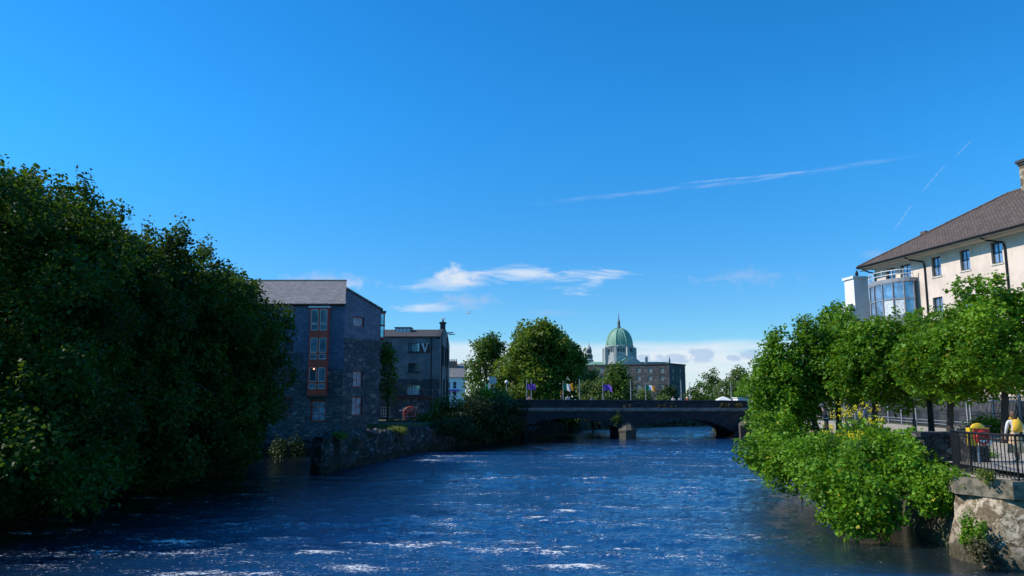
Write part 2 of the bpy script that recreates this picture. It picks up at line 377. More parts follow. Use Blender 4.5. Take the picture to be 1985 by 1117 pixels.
M['yellow'] = plain('yellow_paint', (0.82, 0.52, 0.02), (0.75, 0.46, 0.02), 0.4, 3)
M['redpaint'] = plain('red_paint', (0.6, 0.03, 0.02), (0.5, 0.025, 0.015), 0.4, 3)
M['orange'] = plain('orange_board', (0.9, 0.30, 0.01), None, 0.5)
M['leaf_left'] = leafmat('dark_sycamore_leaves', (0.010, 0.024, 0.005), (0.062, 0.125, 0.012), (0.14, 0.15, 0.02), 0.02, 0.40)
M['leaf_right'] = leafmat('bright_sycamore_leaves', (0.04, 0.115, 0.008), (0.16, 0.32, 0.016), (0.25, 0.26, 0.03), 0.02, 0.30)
M['leaf_tip'] = leafmat('yellow_green_sycamore_leaves', (0.05, 0.14, 0.008), (0.18, 0.34, 0.016), (0.32, 0.27, 0.03), 0.03, 0.30)
M['leaf_bush'] = leafmat('riverside_bush_leaves', (0.045, 0.13, 0.008), (0.19, 0.37, 0.016), (0.38, 0.36, 0.03), 0.02, 0.28)
M['leaf_chest'] = leafmat('olive_chestnut_leaves', (0.05, 0.105, 0.012), (0.16, 0.24, 0.03), (0.28, 0.2, 0.05), 0.04, 0.35)
M['leaf_mid'] = leafmat('mid_green_leaves', (0.035, 0.085, 0.014), (0.11, 0.19, 0.025), (0.2, 0.15, 0.04), 0.02, 0.3)
M['leaf_pale'] = leafmat('pale_green_leaves', (0.07, 0.12, 0.04), (0.15, 0.22, 0.06), (0.2, 0.15, 0.04), 0.02, 0.35)
M['leaf_ivy'] = leafmat('dark_ivy_leaves', (0.016, 0.034, 0.010), (0.045, 0.085, 0.016), (0.12, 0.10, 0.03), 0.02, 0.15)
M['grassy'] = leafmat('grass_blades', (0.05, 0.09, 0.015), (0.15, 0.22, 0.025), (0.35, 0.28, 0.12), 0.15, 0.4)
M['dry'] = leafmat('dry_weeds', (0.06, 0.065, 0.03), (0.14, 0.13, 0.06), (0.2, 0.14, 0.09), 0.08, 0.3)
M['flower'] = leafmat('yellow_petals', (0.75, 0.60, 0.01), (0.9, 0.78, 0.02), (0.6, 0.4, 0.02), 0.05, 0.3)
M['flowermix'] = leafmat('mixed_petals', (0.07, 0.12, 0.03), (0.22, 0.20, 0.05), (0.45, 0.12, 0.07), 0.22, 0.3)

# ------------------------------------------------------------------ foliage
def sample_clumps(cl, dens, rng, shell=0.3):
    cl = np.asarray(cl, float); P = []; Nn = []; T = []
    for i, c in enumerate(cl):
        r = c[3:6]; area = 4 * math.pi * (((r[0] * r[1]) ** 1.6 + (r[0] * r[2]) ** 1.6 + (r[1] * r[2]) ** 1.6) / 3) ** (1 / 1.6)
        n = max(4, int(area * dens)); d = rng.normal(size=(n, 3)); d /= np.linalg.norm(d, axis=1)[:, None]
        f = 1 - np.abs(rng.normal(size=n)) * shell; f = np.clip(f, 0.15, 1.0) + (rng.random(n) < 0.05) * rng.random(n) * 0.16
        p = c[:3] + d * r * f[:, None]
        keep = np.ones(n, bool)
        for j, e in enumerate(cl):
            if j == i: continue
            if np.any(np.abs(e[:3] - c[:3]) > e[3:6] + r): continue
            q = (p - e[:3]) / e[3:6]; keep &= (q * q).sum(1) > 0.42
        p = p[keep]; dd = d[keep] / r; dd /= np.linalg.norm(dd, axis=1)[:, None]
        P.append(p); Nn.append(dd); T.append(np.full(len(p), rng.random()))
    return np.vstack(P), np.vstack(Nn), np.concatenate(T)
def leaf_mesh(name, P, Nn, T, size, mat, rng, parent=None, per=5, spread=0.8, wide=0.42, droop=0.15, upb=0.85, lobed=False, wet=0.0):
    n = len(P) * per
    P = np.repeat(P, per, 0); Nn = np.repeat(Nn, per, 0); T = np.repeat(T, per)
    P = P + rng.normal(size=(n, 3)) * size * spread
    ok = P[:, 2] > wet; P, Nn, T = P[ok], Nn[ok], T[ok]; n = len(P)
    d = Nn * 0.55 + rng.normal(size=(n, 3)) * 0.75; d[:, 2] -= droop; d /= np.linalg.norm(d, axis=1)[:, None] + 1e-9
    up = Nn * 0.6 + rng.normal(size=(n, 3)) * 0.45; up[:, 2] += upb
    s = np.cross(d, up); s /= np.linalg.norm(s, axis=1)[:, None] + 1e-9; nn = np.cross(s, d)
    L = (size * rng.uniform(0.6, 1.35, n))[:, None]; w = L * wide; cup = L * rng.uniform(0.02, 0.14, n)[:, None]
    if lobed:   # seven-point outline: base, lobe, notch, tip and back
        pr = ((0, 0, 0), (0.75, 0.12, .5), (1.0, 0.5, .8), (0.42, 0.55, .3), (0, 1.0, 0.4), (-0.42, 0.55, .3), (-1.0, 0.5, .8), (-0.75, 0.12, .5))
    else:
        pr = ((0, 0, 0), (1, 0.42, 1), (0, 1.0, 0.2), (-1, 0.42, 1))
    k = len(pr); V_ = np.stack([P + s * w * a + d * L * b + nn * cup * c for a, b, c in pr], 1).reshape(-1, 3)
    me = bpy.data.meshes.new(name); me.vertices.add(n * k); me.vertices.foreach_set('co', V_.astype(np.float32).ravel())
    me.loops.add(n * k); me.loops.foreach_set('vertex_index', np.arange(n * k, dtype=np.int32))
    me.polygons.add(n); me.polygons.foreach_set('loop_start', np.arange(0, n * k, k, dtype=np.int32))
    me.update(calc_edges=True); me.materials.append(mat)
    at = me.attributes.new('tint', 'FLOAT_COLOR', 'FACE')
    c = np.zeros((n, 4), np.float32); c[:, 0] = np.clip(T * 0.62 + rng.random(n) ** 1.5 * 0.5 - .04, 0, 1); c[:, 1] = rng.random(n); c[:, 3] = 1
    at.data.foreach_set('color', c.ravel())
    o = bpy.data.objects.new(name, me); COL.objects.link(o)
    if parent is not None:
        o.parent = parent; o.matrix_parent_inverse = Matrix.Translation(-parent.location)
    return o
def lumps(c, r, k, sub, rng, flat=0.8, low=-0.75, core=0.72):
    """clumps spread over an ellipsoid, with one core"""
    out = [(c[0], c[1], c[2], r[0] * 0.66, r[1] * 0.66, r[2] * 0.72)]
    g = 2.399963
    for i in range(k):
        z = 1 - (1 - low) * (i + 0.5) / k; a = i * g + rng.uniform(-0.3, 0.3); q = math.sqrt(max(0, 1 - z * z)); f = rng.uniform(0.62, 1.06)
        s = sub * rng.uniform(0.5, 1.35)
        out.append((c[0] + math.cos(a) * q * r[0] * f, c[1] + math.sin(a) * q * r[1] * f, c[2] + z * r[2] * f, s, s, s * flat))
    return out
def trunk_mesh(base, top, r, targets, rng, parent, name='trunk', nl=7):
    b = MB(); base = Vector(base); top = Vector(top)
    mid = base.lerp(top, 0.5) + Vector((rng.uniform(-.15, .15), rng.uniform(-.15, .15), 0)) * r * 4
    b.tube([base - Vector((0, 0, .3)), base + Vector((0, 0, .25)), mid, top], [r * 1.5, r * 1.1, r * 0.85, r * 0.4], 9)
    idx = rng.permutation(len(targets))[:nl]
    for i in idx:
        t = Vector(targets[i][:3]); s = mid.lerp(top, rng.uniform(0, 0.8)); m_ = s.lerp(t, 0.5) + Vector((0, 0, -0.1 * (t - s).length))
        b.tube([s, m_, t], [r * 0.38, r * 0.25, r * 0.08], 6)
    return b.build(name, M['bark'], parent, True)
def tree(name, label, group, base, ells, leaf, mat, dens, seed, k=26, sub=0.32, tr=0.3, per=5, lobed=False, cat='tree', shell=0.3, wide=0.45, wet=0.05, low=-0.75, flat=0.8, trunk=True, crown='crown', shoots=0):
    rng = np.random.default_rng(seed); t = thing(name, label, cat, base, group); cl = []
    for (c, r) in ells: cl += lumps(c, r, k, sub * min(r), rng, flat, low)
    for _ in range(shoots):
        c, r = ells[rng.integers(len(ells))]; z = rng.uniform(.15, .98); a = rng.uniform(0, 2 * math.pi); q = math.sqrt(1 - z * z); f = rng.uniform(1.0, 1.12); s = min(r) * rng.uniform(.07, .15)
        for k in range(3): cl.append((c[0] + math.cos(a) * q * r[0] * f, c[1] + math.sin(a) * q * r[1] * f, c[2] + z * r[2] * f + k * s * .9, s * (1 - .2 * k), s * (1 - .2 * k), s * 1.2))
    P, Nn, T = sample_clumps(cl, dens, rng, shell)
    leaf_mesh(crown, P, Nn, T, leaf, mat, rng, t, per, wide=wide, lobed=lobed, wet=wet)
    if trunk:
        c0 = ells[0][0]; trunk_mesh(base, (c0[0], c0[1], c0[2] + ells[0][1][2] * 0.4), tr, cl[1:], rng, t, 'trunk' if cat == 'tree' else 'stem')
    return t

# ------------------------------------------------------------------ ground and river
XL = [(-60, -30), (-20, -28), (10, -24), (20, -23), (31, -21.3), (46, -17.5), (50, -20), (58, -22), (65.8, -22), (66.4, -8.6), (75, -4.6), (87, 0.2), (95, 1.5), (105, 5), (118, 12), (130, 30), (145, 60), (400, 90)]
XR = [(-60, 20), (10, 19), (20.4, 18.5), (21.0, 14.6), (22.7, 13.0), (26, 13.3), (40, 17.2), (87, 28.3), (100, 29), (125, 44), (145, 90), (400, 140)]
def interp(tab, y): return np.interp(y, [a for a, b in tab], [b for a, b in tab])
def axis(lim0, lim1, fine0, fine1, step, g=1.18):
    a = list(np.arange(fine0, fine1 + 1e-6, step)); s = step
    while a[-1] < lim1: s *= g; a.append(a[-1] + s)
    s = step; h = []; x = fine0
    while x > lim0: s *= g; x -= s; h.append(x)
    return np.array(h[::-1] + a)
gx = axis(-1800, 1800, -34, 46, 0.8); gy = axis(-300, 3500, -20, 150, 0.8)
X, Y = np.meshgrid(gx, gy)
xl, xr = interp(XL, Y), interp(XR, Y)
d = np.minimum(X - xl, xr - X); d = np.where(Y > 300, -50, d)
land = np.where(X > (xl + xr) / 2, 2.5, 2.35) + np.clip((np.abs(X) - 60) / 200, 0, 1) * 1.0
tt = np.clip((d + 0.9) / 0.8, 0, 1); Z = land * (1 - tt) + (-1.6) * tt
b = MB(); ny, nx = X.shape
me = bpy.data.meshes.new('ground')
me.from_pydata(np.stack([X, Y, Z], -1).reshape(-1, 3).tolist(), [], [(j * nx + i, j * nx + i + 1, (j + 1) * nx + i + 1, (j + 1) * nx + i) for j in range(ny - 1) for i in range(nx - 1)])
me.materials.append(M['earth']); ground = bpy.data.objects.new('ground', me); COL.objects.link(ground); structure(ground)

# water surface
def height_tile(n, L, seed, wl, aniso, slope):
    rng = np.random.default_rng(seed); k = np.fft.fftfreq(n, L / n) * 2 * math.pi; kx, ky = np.meshgrid(k, k)
    kk = np.hypot(kx, ky) + 1e-6; k0 = 2 * math.pi / wl
    ang = np.abs(ky) / kk
    amp = np.exp(-(np.log(kk / k0)) ** 2 / (2 * 0.62 ** 2)) / kk ** 1.0 * (0.25 + aniso * ang ** 2)
    h = np.real(np.fft.ifft2(amp * np.exp(2j * math.pi * rng.random((n, n))) * n * n))
    gy_, gx_ = np.gradient(h, L / n); h *= slope / math.sqrt((gy_ ** 2 + gx_ ** 2).mean()); return h
def samp(t, L, x, y):
    n = t.shape[0]; fx = (x / L * n) % n; fy = (y / L * n) % n; i = fx.astype(int); j = fy.astype(int); u = fx - i; v = fy - j; i1 = (i + 1) % n; j1 = (j + 1) % n
    return t[j, i] * (1 - u) * (1 - v) + t[j, i1] * u * (1 - v) + t[j1, i] * (1 - u) * v + t[j1, i1] * u * v
ys = [4.0]
while ys[-1] < 150: ys.append(ys[-1] + max(0.06, 0.0042 * ys[-1]))
ys = np.array(ys); nc = 620
sx_ = np.linspace(0, 1, nc)
Yw = np.repeat(ys[:, None], nc, 1); a_, b_ = interp(XL, ys) - 3, interp(XR, ys) + 3
a_ = np.maximum(a_, -32); Xw = a_[:, None] + (b_ - a_)[:, None] * sx_[None]
T1 = height_tile(512, 53.0, 3, 2.2, 2.6, 0.08); T2 = height_tile(512, 23.0, 5, 0.55, 2.2, 0.11)
rough = 0.75 + 0.55 * samp(height_tile(64, 97, 9, 18, 0.5, 0.3), 97, Xw, Yw)
rough = np.clip(rough, 0.45, 1.5)
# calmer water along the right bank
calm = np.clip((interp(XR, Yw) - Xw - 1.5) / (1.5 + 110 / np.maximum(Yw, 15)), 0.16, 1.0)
Hw = (samp(T1, 53.0, Xw, Yw) + samp(T2, 23.0, Xw, Yw)) * rough * calm
near = np.clip((Xw - interp(XL, Yw) - 1) / 11.0, 0.3, 1)
Hw *= near
CR = np.clip(Hw / 0.035, -1, 1)
F = np.zeros_like(Xw)
frng = random.Random(4)
foams = [((270, 1072), 3.2, 0.45, 1.0), ((340, 1050), 1.8, 0.4, .9), ((160, 1060), 1.4, .2, .7), ((700, 1102), 1.7, 0.4, 1.0), ((620, 1072), 1.1, 0.3, .8), ((830, 1036), 1.9, .42, 1.0), ((860, 1018), 1.0, .3, .7),
         ((500, 1113), 1.8, 0.3, 1.0), ((380, 1113), 1.8, .3, .9), ((1000, 990), 1.6, .5, .7), ((1060, 1005), 1.6, .3, .75), ((950, 1070), 1.2, .35, .6), ((1060, 1075), 1.2, .5, .7), ((1110, 1100), 1.6, .35, .8), ((1000, 1050), 1.6, .5, .6), ((800, 1062), 1.2, .2, .7),
         ((870, 884), 3.2, 1.2, .8), ((920, 895), 2.2, .9, .6), ((840, 892), 2.0, 1.0, .8), ((1110, 888), 3.2, .8, .6), ((1030, 925), 2.4, .7, .6), ((1240, 948), 5.0, .5, .75), ((1370, 903), 3.2, .8, .6), ((940, 957), 2.4, .5, .6), ((1130, 975), 1.8, .5, .6),
         ((800, 1002), 1.5, .25, .6), ((710, 980), 1.8, .35, .5), ((1100, 992), 1.2, .4, .7), ((600, 1045), 1.2, .25, .7), ((100, 1008), 3.0, .22, .55), ((60, 1035), 2.5, .2, .6), ((480, 960), 3.5, .35, .5), ((560, 925), 4.0, .45, .45), ((190, 992), 2.4, .2, .5), ((330, 1000), 3.0, .18, .4), ((1320, 985), 2.8, .25, .45), ((1180, 985), 2.6, .25, .45), ((70, 1095), 1.6, .2, .6)]
for _ in range(380):
    px = frng.uniform(0, 1450); py = frng.uniform(858, 1110); g = Gz(px, py, 0)
    foams.append(((px, py), frng.uniform(.5, 2.2) * (g.y / 40 + .3), frng.uniform(.12, .45) * (g.y / 50 + .4), frng.uniform(.2, .5)))
for (pp, wx, wy, s) in foams:
    g = Gz(*pp, 0); wx *= .8; wy *= 1.25; aa = frng.uniform(-0.3, 0.25); dx, dy = Xw - g.x, Yw - g.y
    u = dx * math.cos(aa) + dy * math.sin(aa); v = -dx * math.sin(aa) + dy * math.cos(aa)
    F = np.maximum(F, s * np.exp(-((u / wx) ** 2 + (v / wy) ** 2)))
for _ in range(75):
    px = frng.uniform(-50, 1480); py = frng.uniform(862, 1112) if px > 500 else frng.uniform(960, 1112); g = Gz(px, py, 0); aa = frng.uniform(-0.25, 0.35); k_ = frng.uniform(-.05, .05)
    wx = frng.uniform(1.2, 4.5) * (g.y / 50 + .4); wy = frng.uniform(.05, .13) * (g.y / 45 + .5); dx, dy = Xw - g.x, Yw - g.y
    u = dx * math.cos(aa) + dy * math.sin(aa); v = -dx * math.sin(aa) + dy * math.cos(aa) + k_ * u * u + .12 * np.sin(u * 2.3 + px)
    F = np.maximum(F, frng.uniform(.45, .8) * np.exp(-((u / wx) ** 2 + (v / wy) ** 2)))
F *= 0.78 + 0.5 * CR
Hw += 0.03 * F
me = bpy.data.meshes.new('river_water'); nr = len(ys); nv = nr * nc
me.vertices.add(nv); me.vertices.foreach_set('co', np.stack([Xw, Yw, Hw], -1).astype(np.float32).ravel())
I = (np.arange(nr - 1)[:, None] * nc + np.arange(nc - 1)[None]).ravel(); q = np.stack([I, I + 1, I + nc + 1, I + nc], 1).astype(np.int32)
me.loops.add(q.size); me.loops.foreach_set('vertex_index', q.ravel()); me.polygons.add(len(q)); me.polygons.foreach_set('loop_start', np.arange(0, q.size, 4, dtype=np.int32))
me.update(calc_edges=True); me.polygons.foreach_set('use_smooth', np.ones(len(q), bool))
at = me.attributes.new('foam', 'FLOAT', 'POINT'); at.data.foreach_set('value', F.astype(np.float32).ravel())
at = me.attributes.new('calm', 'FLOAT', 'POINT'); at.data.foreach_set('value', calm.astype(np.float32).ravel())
at = me.attributes.new('unshaded', 'FLOAT', 'POINT'); at.data.foreach_set('value', np.clip((Xw - interp(XL, Yw) - 5.5) / 12, 0, 1).astype(np.float32).ravel())  # tree shade painted into the water colour fades out from the left bank
m, n, bb = new_mat('river_water'); w = coords(n, 'World')
a = n.n.new('ShaderNodeAttribute'); a.attribute_name = 'foam'
f1 = n.noise(n.mapping(w, (1.5, 2.8, 1)), 1.7, 6, 0.7, 0.8)
f2 = n.noise(n.mapping(w, (1, 2.4, 1)), 9.0, 4, 0.7, 0.5)
fm = n.m('ADD', n.m('MULTIPLY', a.outputs['Fac'], 0.60), n.m('ADD', n.m('MULTIPLY', n.m('SUBTRACT', f1, 0.5), 1.5), n.m('MULTIPLY', n.m('SUBTRACT', f2, 0.5), 1.9)))
foam = n.m('MULTIPLY', n.ss(fm, 0.34, 0.66), 0.95)
ac = n.n.new('ShaderNodeAttribute'); ac.attribute_name = 'calm'; ad = n.n.new('ShaderNodeAttribute'); ad.attribute_name = 'unshaded'
n.put(bb.inputs['Base Color'], n.mix(ac.outputs['Fac'], (0.012, 0.016, 0.004, 1), n.mix(ad.outputs['Fac'], (0.003, 0.005, 0.006, 1), (0.006, 0.048, 0.14, 1)))); bb.inputs['Roughness'].default_value = 0.035; bb.inputs['IOR'].default_value = 1.62  # left tree shade painted in; right bank peaty tint doubles as bush reflection
w1 = n.noise(n.mapping(w, (1, 2.2, 1)), 2.6, 5, 0.6, 0.4); w2 = n.noise(n.mapping(w, (1, 1.8, 1)), 9.0, 3, 0.6, 0.3)
hh = n.m('ADD', n.m('MULTIPLY', w1, 1.0), n.m('MULTIPLY', w2, 0.22))
n.l.new(n.bump(n.m('MULTIPLY', hh, n.m('MULTIPLY', n.mapr(ad.outputs['Fac'], 0.0, 1.0, 0.4, 1.0), n.mapr(ac.outputs['Fac'], 0.1, 1.0, 0.22, 1.0))), 0.9, 0.085), bb.inputs['Normal'])
df = n.n.new('ShaderNodeBsdfDiffuse'); df.inputs['Color'].default_value = (0.78, 0.78, 0.76, 1)
mx = n.n.new('ShaderNodeMixShader'); n.l.new(foam, mx.inputs[0]); n.l.new(bb.outputs[0], mx.inputs[1]); n.l.new(df.outputs[0], mx.inputs[2])
n.l.new(mx.outputs[0], n.n['Material Output'].inputs['Surface'])
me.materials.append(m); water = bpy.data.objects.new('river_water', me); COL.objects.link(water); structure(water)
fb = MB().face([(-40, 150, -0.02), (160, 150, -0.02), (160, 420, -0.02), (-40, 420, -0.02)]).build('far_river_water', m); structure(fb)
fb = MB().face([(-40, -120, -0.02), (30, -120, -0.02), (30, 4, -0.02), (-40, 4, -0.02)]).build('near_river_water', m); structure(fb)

# ------------------------------------------------------------------ facades
class Plane:
    def __init__(s, p0, p1):
        s.o = Vector((p0[0], p0[1], 0)); d = Vector((p1[0] - p0[0], p1[1] - p0[1], 0)); s.L = d.length; s.u = d.normalized()
        s.n = Vector((s.u.y, -s.u.x, 0))       # outward when walked left to right as seen from outside
    def sz(s, px, py):
        r = ray(px, py); C = Vector((0, 0, CAMZ)); t = (s.o - C).dot(s.n) / r.dot(s.n); p = C + r * t
        return (p - s.o).dot(s.u), p.z
    def rect(s, px0, py0, px1, py1):
        mx_, my = (px0 + px1) / 2, (py0 + py1) / 2
        return s.sz(px0, my)[0], s.sz(mx_, py1)[1], s.sz(px1, my)[0], s.sz(mx_, py0)[1]    # s0,z0,s1,z1
    def at(s, a, z, out=0.0): p = s.o + s.u * a + s.n * out; return Vector((p.x, p.y, z))
    def boxm(s, b, s0, s1, z0, z1, o0, o1):
        pts = [s.at(s0, z0, o0), s.at(s1, z0, o0), s.at(s1, z1, o0), s.at(s0, z1, o0)]
        b.extrude(pts, s.n * (o1 - o0)); return b
def wall_holes(b, P, s0, s1, z0, z1, holes, rev=0.22, out=0.0):
    xs = sorted({s0, s1, *[h[0] for h in holes], *[h[2] for h in holes]}); zs = sorted({z0, z1, *[h[1] for h in holes], *[h[3] for h in holes]})
    xs = [x for x in xs if s0 <= x <= s1]; zs = [z for z in zs if z0 <= z <= z1]
    for i in range(len(xs) - 1):
        for j in range(len(zs) - 1):
            cx, cz = (xs[i] + xs[i + 1]) / 2, (zs[j] + zs[j + 1]) / 2
            if any(h[0] < cx < h[2] and h[1] < cz < h[3] for h in holes): continue
            b.face([P.at(xs[i], zs[j], out), P.at(xs[i + 1], zs[j], out), P.at(xs[i + 1], zs[j + 1], out), P.at(xs[i], zs[j + 1], out)])
    for (a, c, d, e) in holes:
        A, B_, C_, D = (a, c), (d, c), (d, e), (a, e)
        for p, q in ((A, B_), (B_, C_), (C_, D), (D, A)):
            b.face([P.at(*p, out), P.at(*q, out), P.at(*q, out - rev), P.at(*p, out - rev)])
        b.face([P.at(a, c, out - rev), P.at(d, c, out - rev), P.at(d, e, out - rev), P.at(a, e, out - rev)])
    return b
def window(P, r, parent, fm, gm, cols=2, rows=2, fw=0.07, rev=0.22, out=0.0, bar=0.035, sill=None, label=None, name='window', thick=0.06, rowsplit=None):
    s0, z0, s1, z1 = r; o1 = out - rev + thick + 0.03; o0 = out - rev + 0.03; b = MB()
    P.boxm(b, s0, s0 + fw, z0, z1, o0, o1); P.boxm(b, s1 - fw, s1, z0, z1, o0, o1)
    P.boxm(b, s0 + fw, s1 - fw, z0, z0 + fw, o0, o1); P.boxm(b, s0 + fw, s1 - fw, z1 - fw, z1, o0, o1)
    for i in range(1, cols): x = s0 + (s1 - s0) * i / cols; P.boxm(b, x - bar / 2, x + bar / 2, z0 + fw, z1 - fw, o0, o1 - 0.006)
    for j in range(1, rows):
        z = z0 + (z1 - z0) * (rowsplit[j - 1] if rowsplit else j / rows); P.boxm(b, s0 + fw, s1 - fw, z - bar / 2, z + bar / 2, o0, o1 - 0.012)
    f = b.build(name, fm, parent)
    if label: f['label'] = label
    P.boxm(MB(), s0 + fw * .5, s1 - fw * .5, z0 + fw * .5, z1 - fw * .5, o0 - 0.02, o0 + 0.02).build('pane', gm, f)
    if sill: P.boxm(MB(), s0 - 0.08, s1 + 0.08, z0 - 0.13, z0 - 0.002, out - rev, out + 0.07).build('sill', sill, f)
    return f
# parent helper: sub-parts of a part must keep their place; all meshes are in world coordinates under things at 'loc'
_build = MB.build
def build2(self, name, m, parent=None, smooth=False):
    o = _build(self, name, m, None, smooth)
    if parent is not None:
        o.parent = parent
        root = parent
        while root.parent: root = root.parent
        if parent is root: o.matrix_parent_inverse = Matrix.Translation(-root.location)
    return o
MB.build = build2

# ---- left: slate clad apartment building
t = thing('apartment_building', 'dark slate-clad and stone building beside the left bank with a red bay window column', 'building', (-16, 66, 2.4))
YB = 64.0
pl = Plane(W(400, 700, YB).xy, W(666, 700, YB).xy)
holes = [pl.rect(549, 603, 571, 623), pl.rect(549, 660, 569, 683), pl.rect(546, 713, 569, 746), pl.rect(545, 769, 567, 804), pl.rect(602, 776, 632, 817),
         pl.rect(505, 603, 526, 623), pl.rect(505, 660, 526, 683), pl.rect(503, 713, 526, 746), pl.rect(503, 769, 526, 804)]
zE = W(600, 590, YB).z; zSt = W(600, 716, YB).z; zSt2 = W(600, 684, YB).z
zA, zB = -0.6, -0.6
archs = [(pl.sz(578, 880)[0], pl.sz(612, 880)[0])]
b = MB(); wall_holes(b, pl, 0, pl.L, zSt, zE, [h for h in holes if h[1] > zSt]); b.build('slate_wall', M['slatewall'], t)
h2 = [h for h in holes if h[3] < zSt + 0.3]
zmid = min(zSt, max(h[3] for h in h2) + 0.02)
arch_h = (archs[0][0], -0.6, archs[0][1], 1.1)
b = MB(); wall_holes(b, pl, 0, pl.L, -0.6, zSt - 0.001, h2 + [arch_h], out=0.03, rev=0.25)
b.face([pl.at(0, zSt, .03), pl.at(pl.L, zSt, .03), pl.at(pl.L, zSt, 0), pl.at(0, zSt, 0)])
sa, sb = arch_h[0], arch_h[2]; sc_ = (sa + sb) / 2; rr = (sb - sa) / 2      # arched head of the mill race opening
for k in range(8):
    th0, th1 = math.pi * k / 8, math.pi * (k + 1) / 8
    b.face([pl.at(sc_ - rr * math.cos(th0), 1.1 - 0.6 * (1 - math.sin(th0)), .034), pl.at(sc_ - rr * math.cos(th1), 1.1 - 0.6 * (1 - math.sin(th1)), .034), pl.at(sc_ - rr * math.cos(th1), 1.12, .034), pl.at(sc_ - rr * math.cos(th0), 1.12, .034)])
b.build('stone_wall', M['rubble'], t)
# stone part reaching up beside window, left of bay
s0, z0, s1, z1 = pl.rect(500, 684, 586, 716); wall_holes(MB(), pl, s0, s1, z0, z1, [(pl.sz(549, 700)[0] - .0, 99, 99.1, 99.2)] if False else [], out=0.03).build('stone_band', M['rubble'], t)
for i, h in enumerate(holes):
    top = i in (0, 5)
    window(pl, h, t, M['redframe'], M['glass'] if top else M['paintedglare'] if i == 4 else M['glassdim'], 1 if i in (0, 1, 5, 6) else 2, 1 if i in (0, 1, 5, 6) else (3 if i == 4 else 2), rev=0.25, fw=.11 if i == 4 else .07, out=0.0 if h[1] > zSt else 0.03)
window_r = holes[4]
# roof
zR = W(600, 548, YB + 4.2).z
b = MB(); e = 0.25
for sgn in (0, 1):
    y0, y1 = (YB - e, YB + 4.2) if sgn == 0 else (YB + 8.4 + e, YB + 4.2)
    xa, xb = pl.at(-0.4, 0).x, pl.at(pl.L, 0).x + 0.05; ze = zE - 0.12; k0, k1 = -.222 * (y0 - YB), -.222 * (y1 - YB)
    pts = [(xa + k0, y0, ze), (xb + k0, y0, ze), (xb + k1, y1, zR), (xa + k1, y1, zR)]
    b.extrude(pts if sgn else pts[::-1], (0, 0, 0.16))
b.build('roof', M['slateroof'], t)
b = MB(); xa, xb = pl.at(-0.4, 0).x, pl.at(pl.L, 0).x + 0.05
b.tube([(xa - .93, YB + 4.2, zR + .17), (xb - .93, YB + 4.2, zR + .17)], 0.1, 8); b.build('ridge', M['lead'], t)
b = MB(); b.tube([(xa, YB - .3, zE - .06), (xb, YB - .3, zE - .06)], 0.07, 8); b.build('gutter', M['blackmetal'], t)
# body behind
b = MB(); b.prism([(xa + .1, YB + .4), (xb - .15, YB + .4), (xb - .15 - 1.8, YB + 8.4), (xa - 1.7, YB + 8.4)], -.5, zE - .2); b.face([(xb - .12, YB, zE - .2), (xb - 1.05, YB + 4.2, zR), (xb - 1.98, YB + 8.4, zE - .2)]); b.build('rear_walls', M['slatewall'], t)
# gable wing on the right
p0 = pl.at(pl.L, 0).xy; p1 = W(736, 700, 67.5).xy; pg = Plane(p0, p1)
zl = pg.sz(667, 560)[1]; zr = pg.sz(735, 600)[1]; zs_ = pg.sz(700, 657)[1]
gw = [pg.rect(685, 615, 706, 633), pg.rect(684, 720, 703, 750), pg.rect(682, 770, 702, 805)]
b = MB(); wall_holes(b, pg, 0, pg.L, zs_, min(zl, zr) - .0, [gw[0]]); b.face([pg.at(0, zr), pg.at(pg.L, zr), pg.at(0, zl)]); b.build('gable_slate', M['slatewall'], t)
b = MB(); ar2 = (pg.sz(667, 880)[0] + 0.1, 0.2, pg.sz(700, 880)[0], 1.9); wall_holes(b, pg, 0, pg.L, -0.6, zs_, gw[1:] + [ar2], out=0.03); 
sa, sb = ar2[0], ar2[2]; sc_ = (sa + sb) / 2; rr = (sb - sa) / 2
for k in range(8):
    th0, th1 = math.pi * k / 8, math.pi * (k + 1) / 8
    b.face([pg.at(sc_ - rr * math.cos(th0), 1.9 - 0.7 * (1 - math.sin(th0)), .034), pg.at(sc_ - rr * math.cos(th1), 1.9 - 0.7 * (1 - math.sin(th1)), .034), pg.at(sc_ - rr * math.cos(th1), 1.92, .034), pg.at(sc_ - rr * math.cos(th0), 1.92, .034)])
b.face([pg.at(0, zs_, .03), pg.at(pg.L, zs_, .03), pg.at(pg.L, zs_, 0), pg.at(0, zs_, 0)])
b.build('gable_stone', M['rubble'], t)
back = Vector((-.222, 1, 0)) * 8
b = MB(); q0, q1 = pg.at(0, zl), pg.at(pg.L, zr)
b.extrude([pg.at(-.05, zl + .04, .12), pg.at(pg.L + .15, zr - .04, .12), pg.at(pg.L + .15, zr + .1, .12), pg.at(-.05, zl + .18, .12)], back); b.build('wing_roof', M['slateroof'], t)
b = MB(); b.face([pg.at(pg.L, -.6, .03), pg.at(pg.L, -.6) + back, pg.at(pg.L, zr) + back, pg.at(pg.L, zr, .03)]); b.face([pg.at(0, 8), pg.at(0, 8) + back, pg.at(0, zl) + back, pg.at(0, zl)][::-1])
b.face([pg.at(0, -.6) + back, pg.at(pg.L, -.6) + back, pg.at(pg.L, zr) + back, pg.at(0, zl) + back]); b.build('wing_walls', M['slatewall'], t)
for i, h in enumerate(gw): window(pg, h, t, M['redframe'], M['paintedglare'], 1 if i == 0 else 2, 1 if i == 0 else 2, out=0.0 if i == 0 else 0.03)
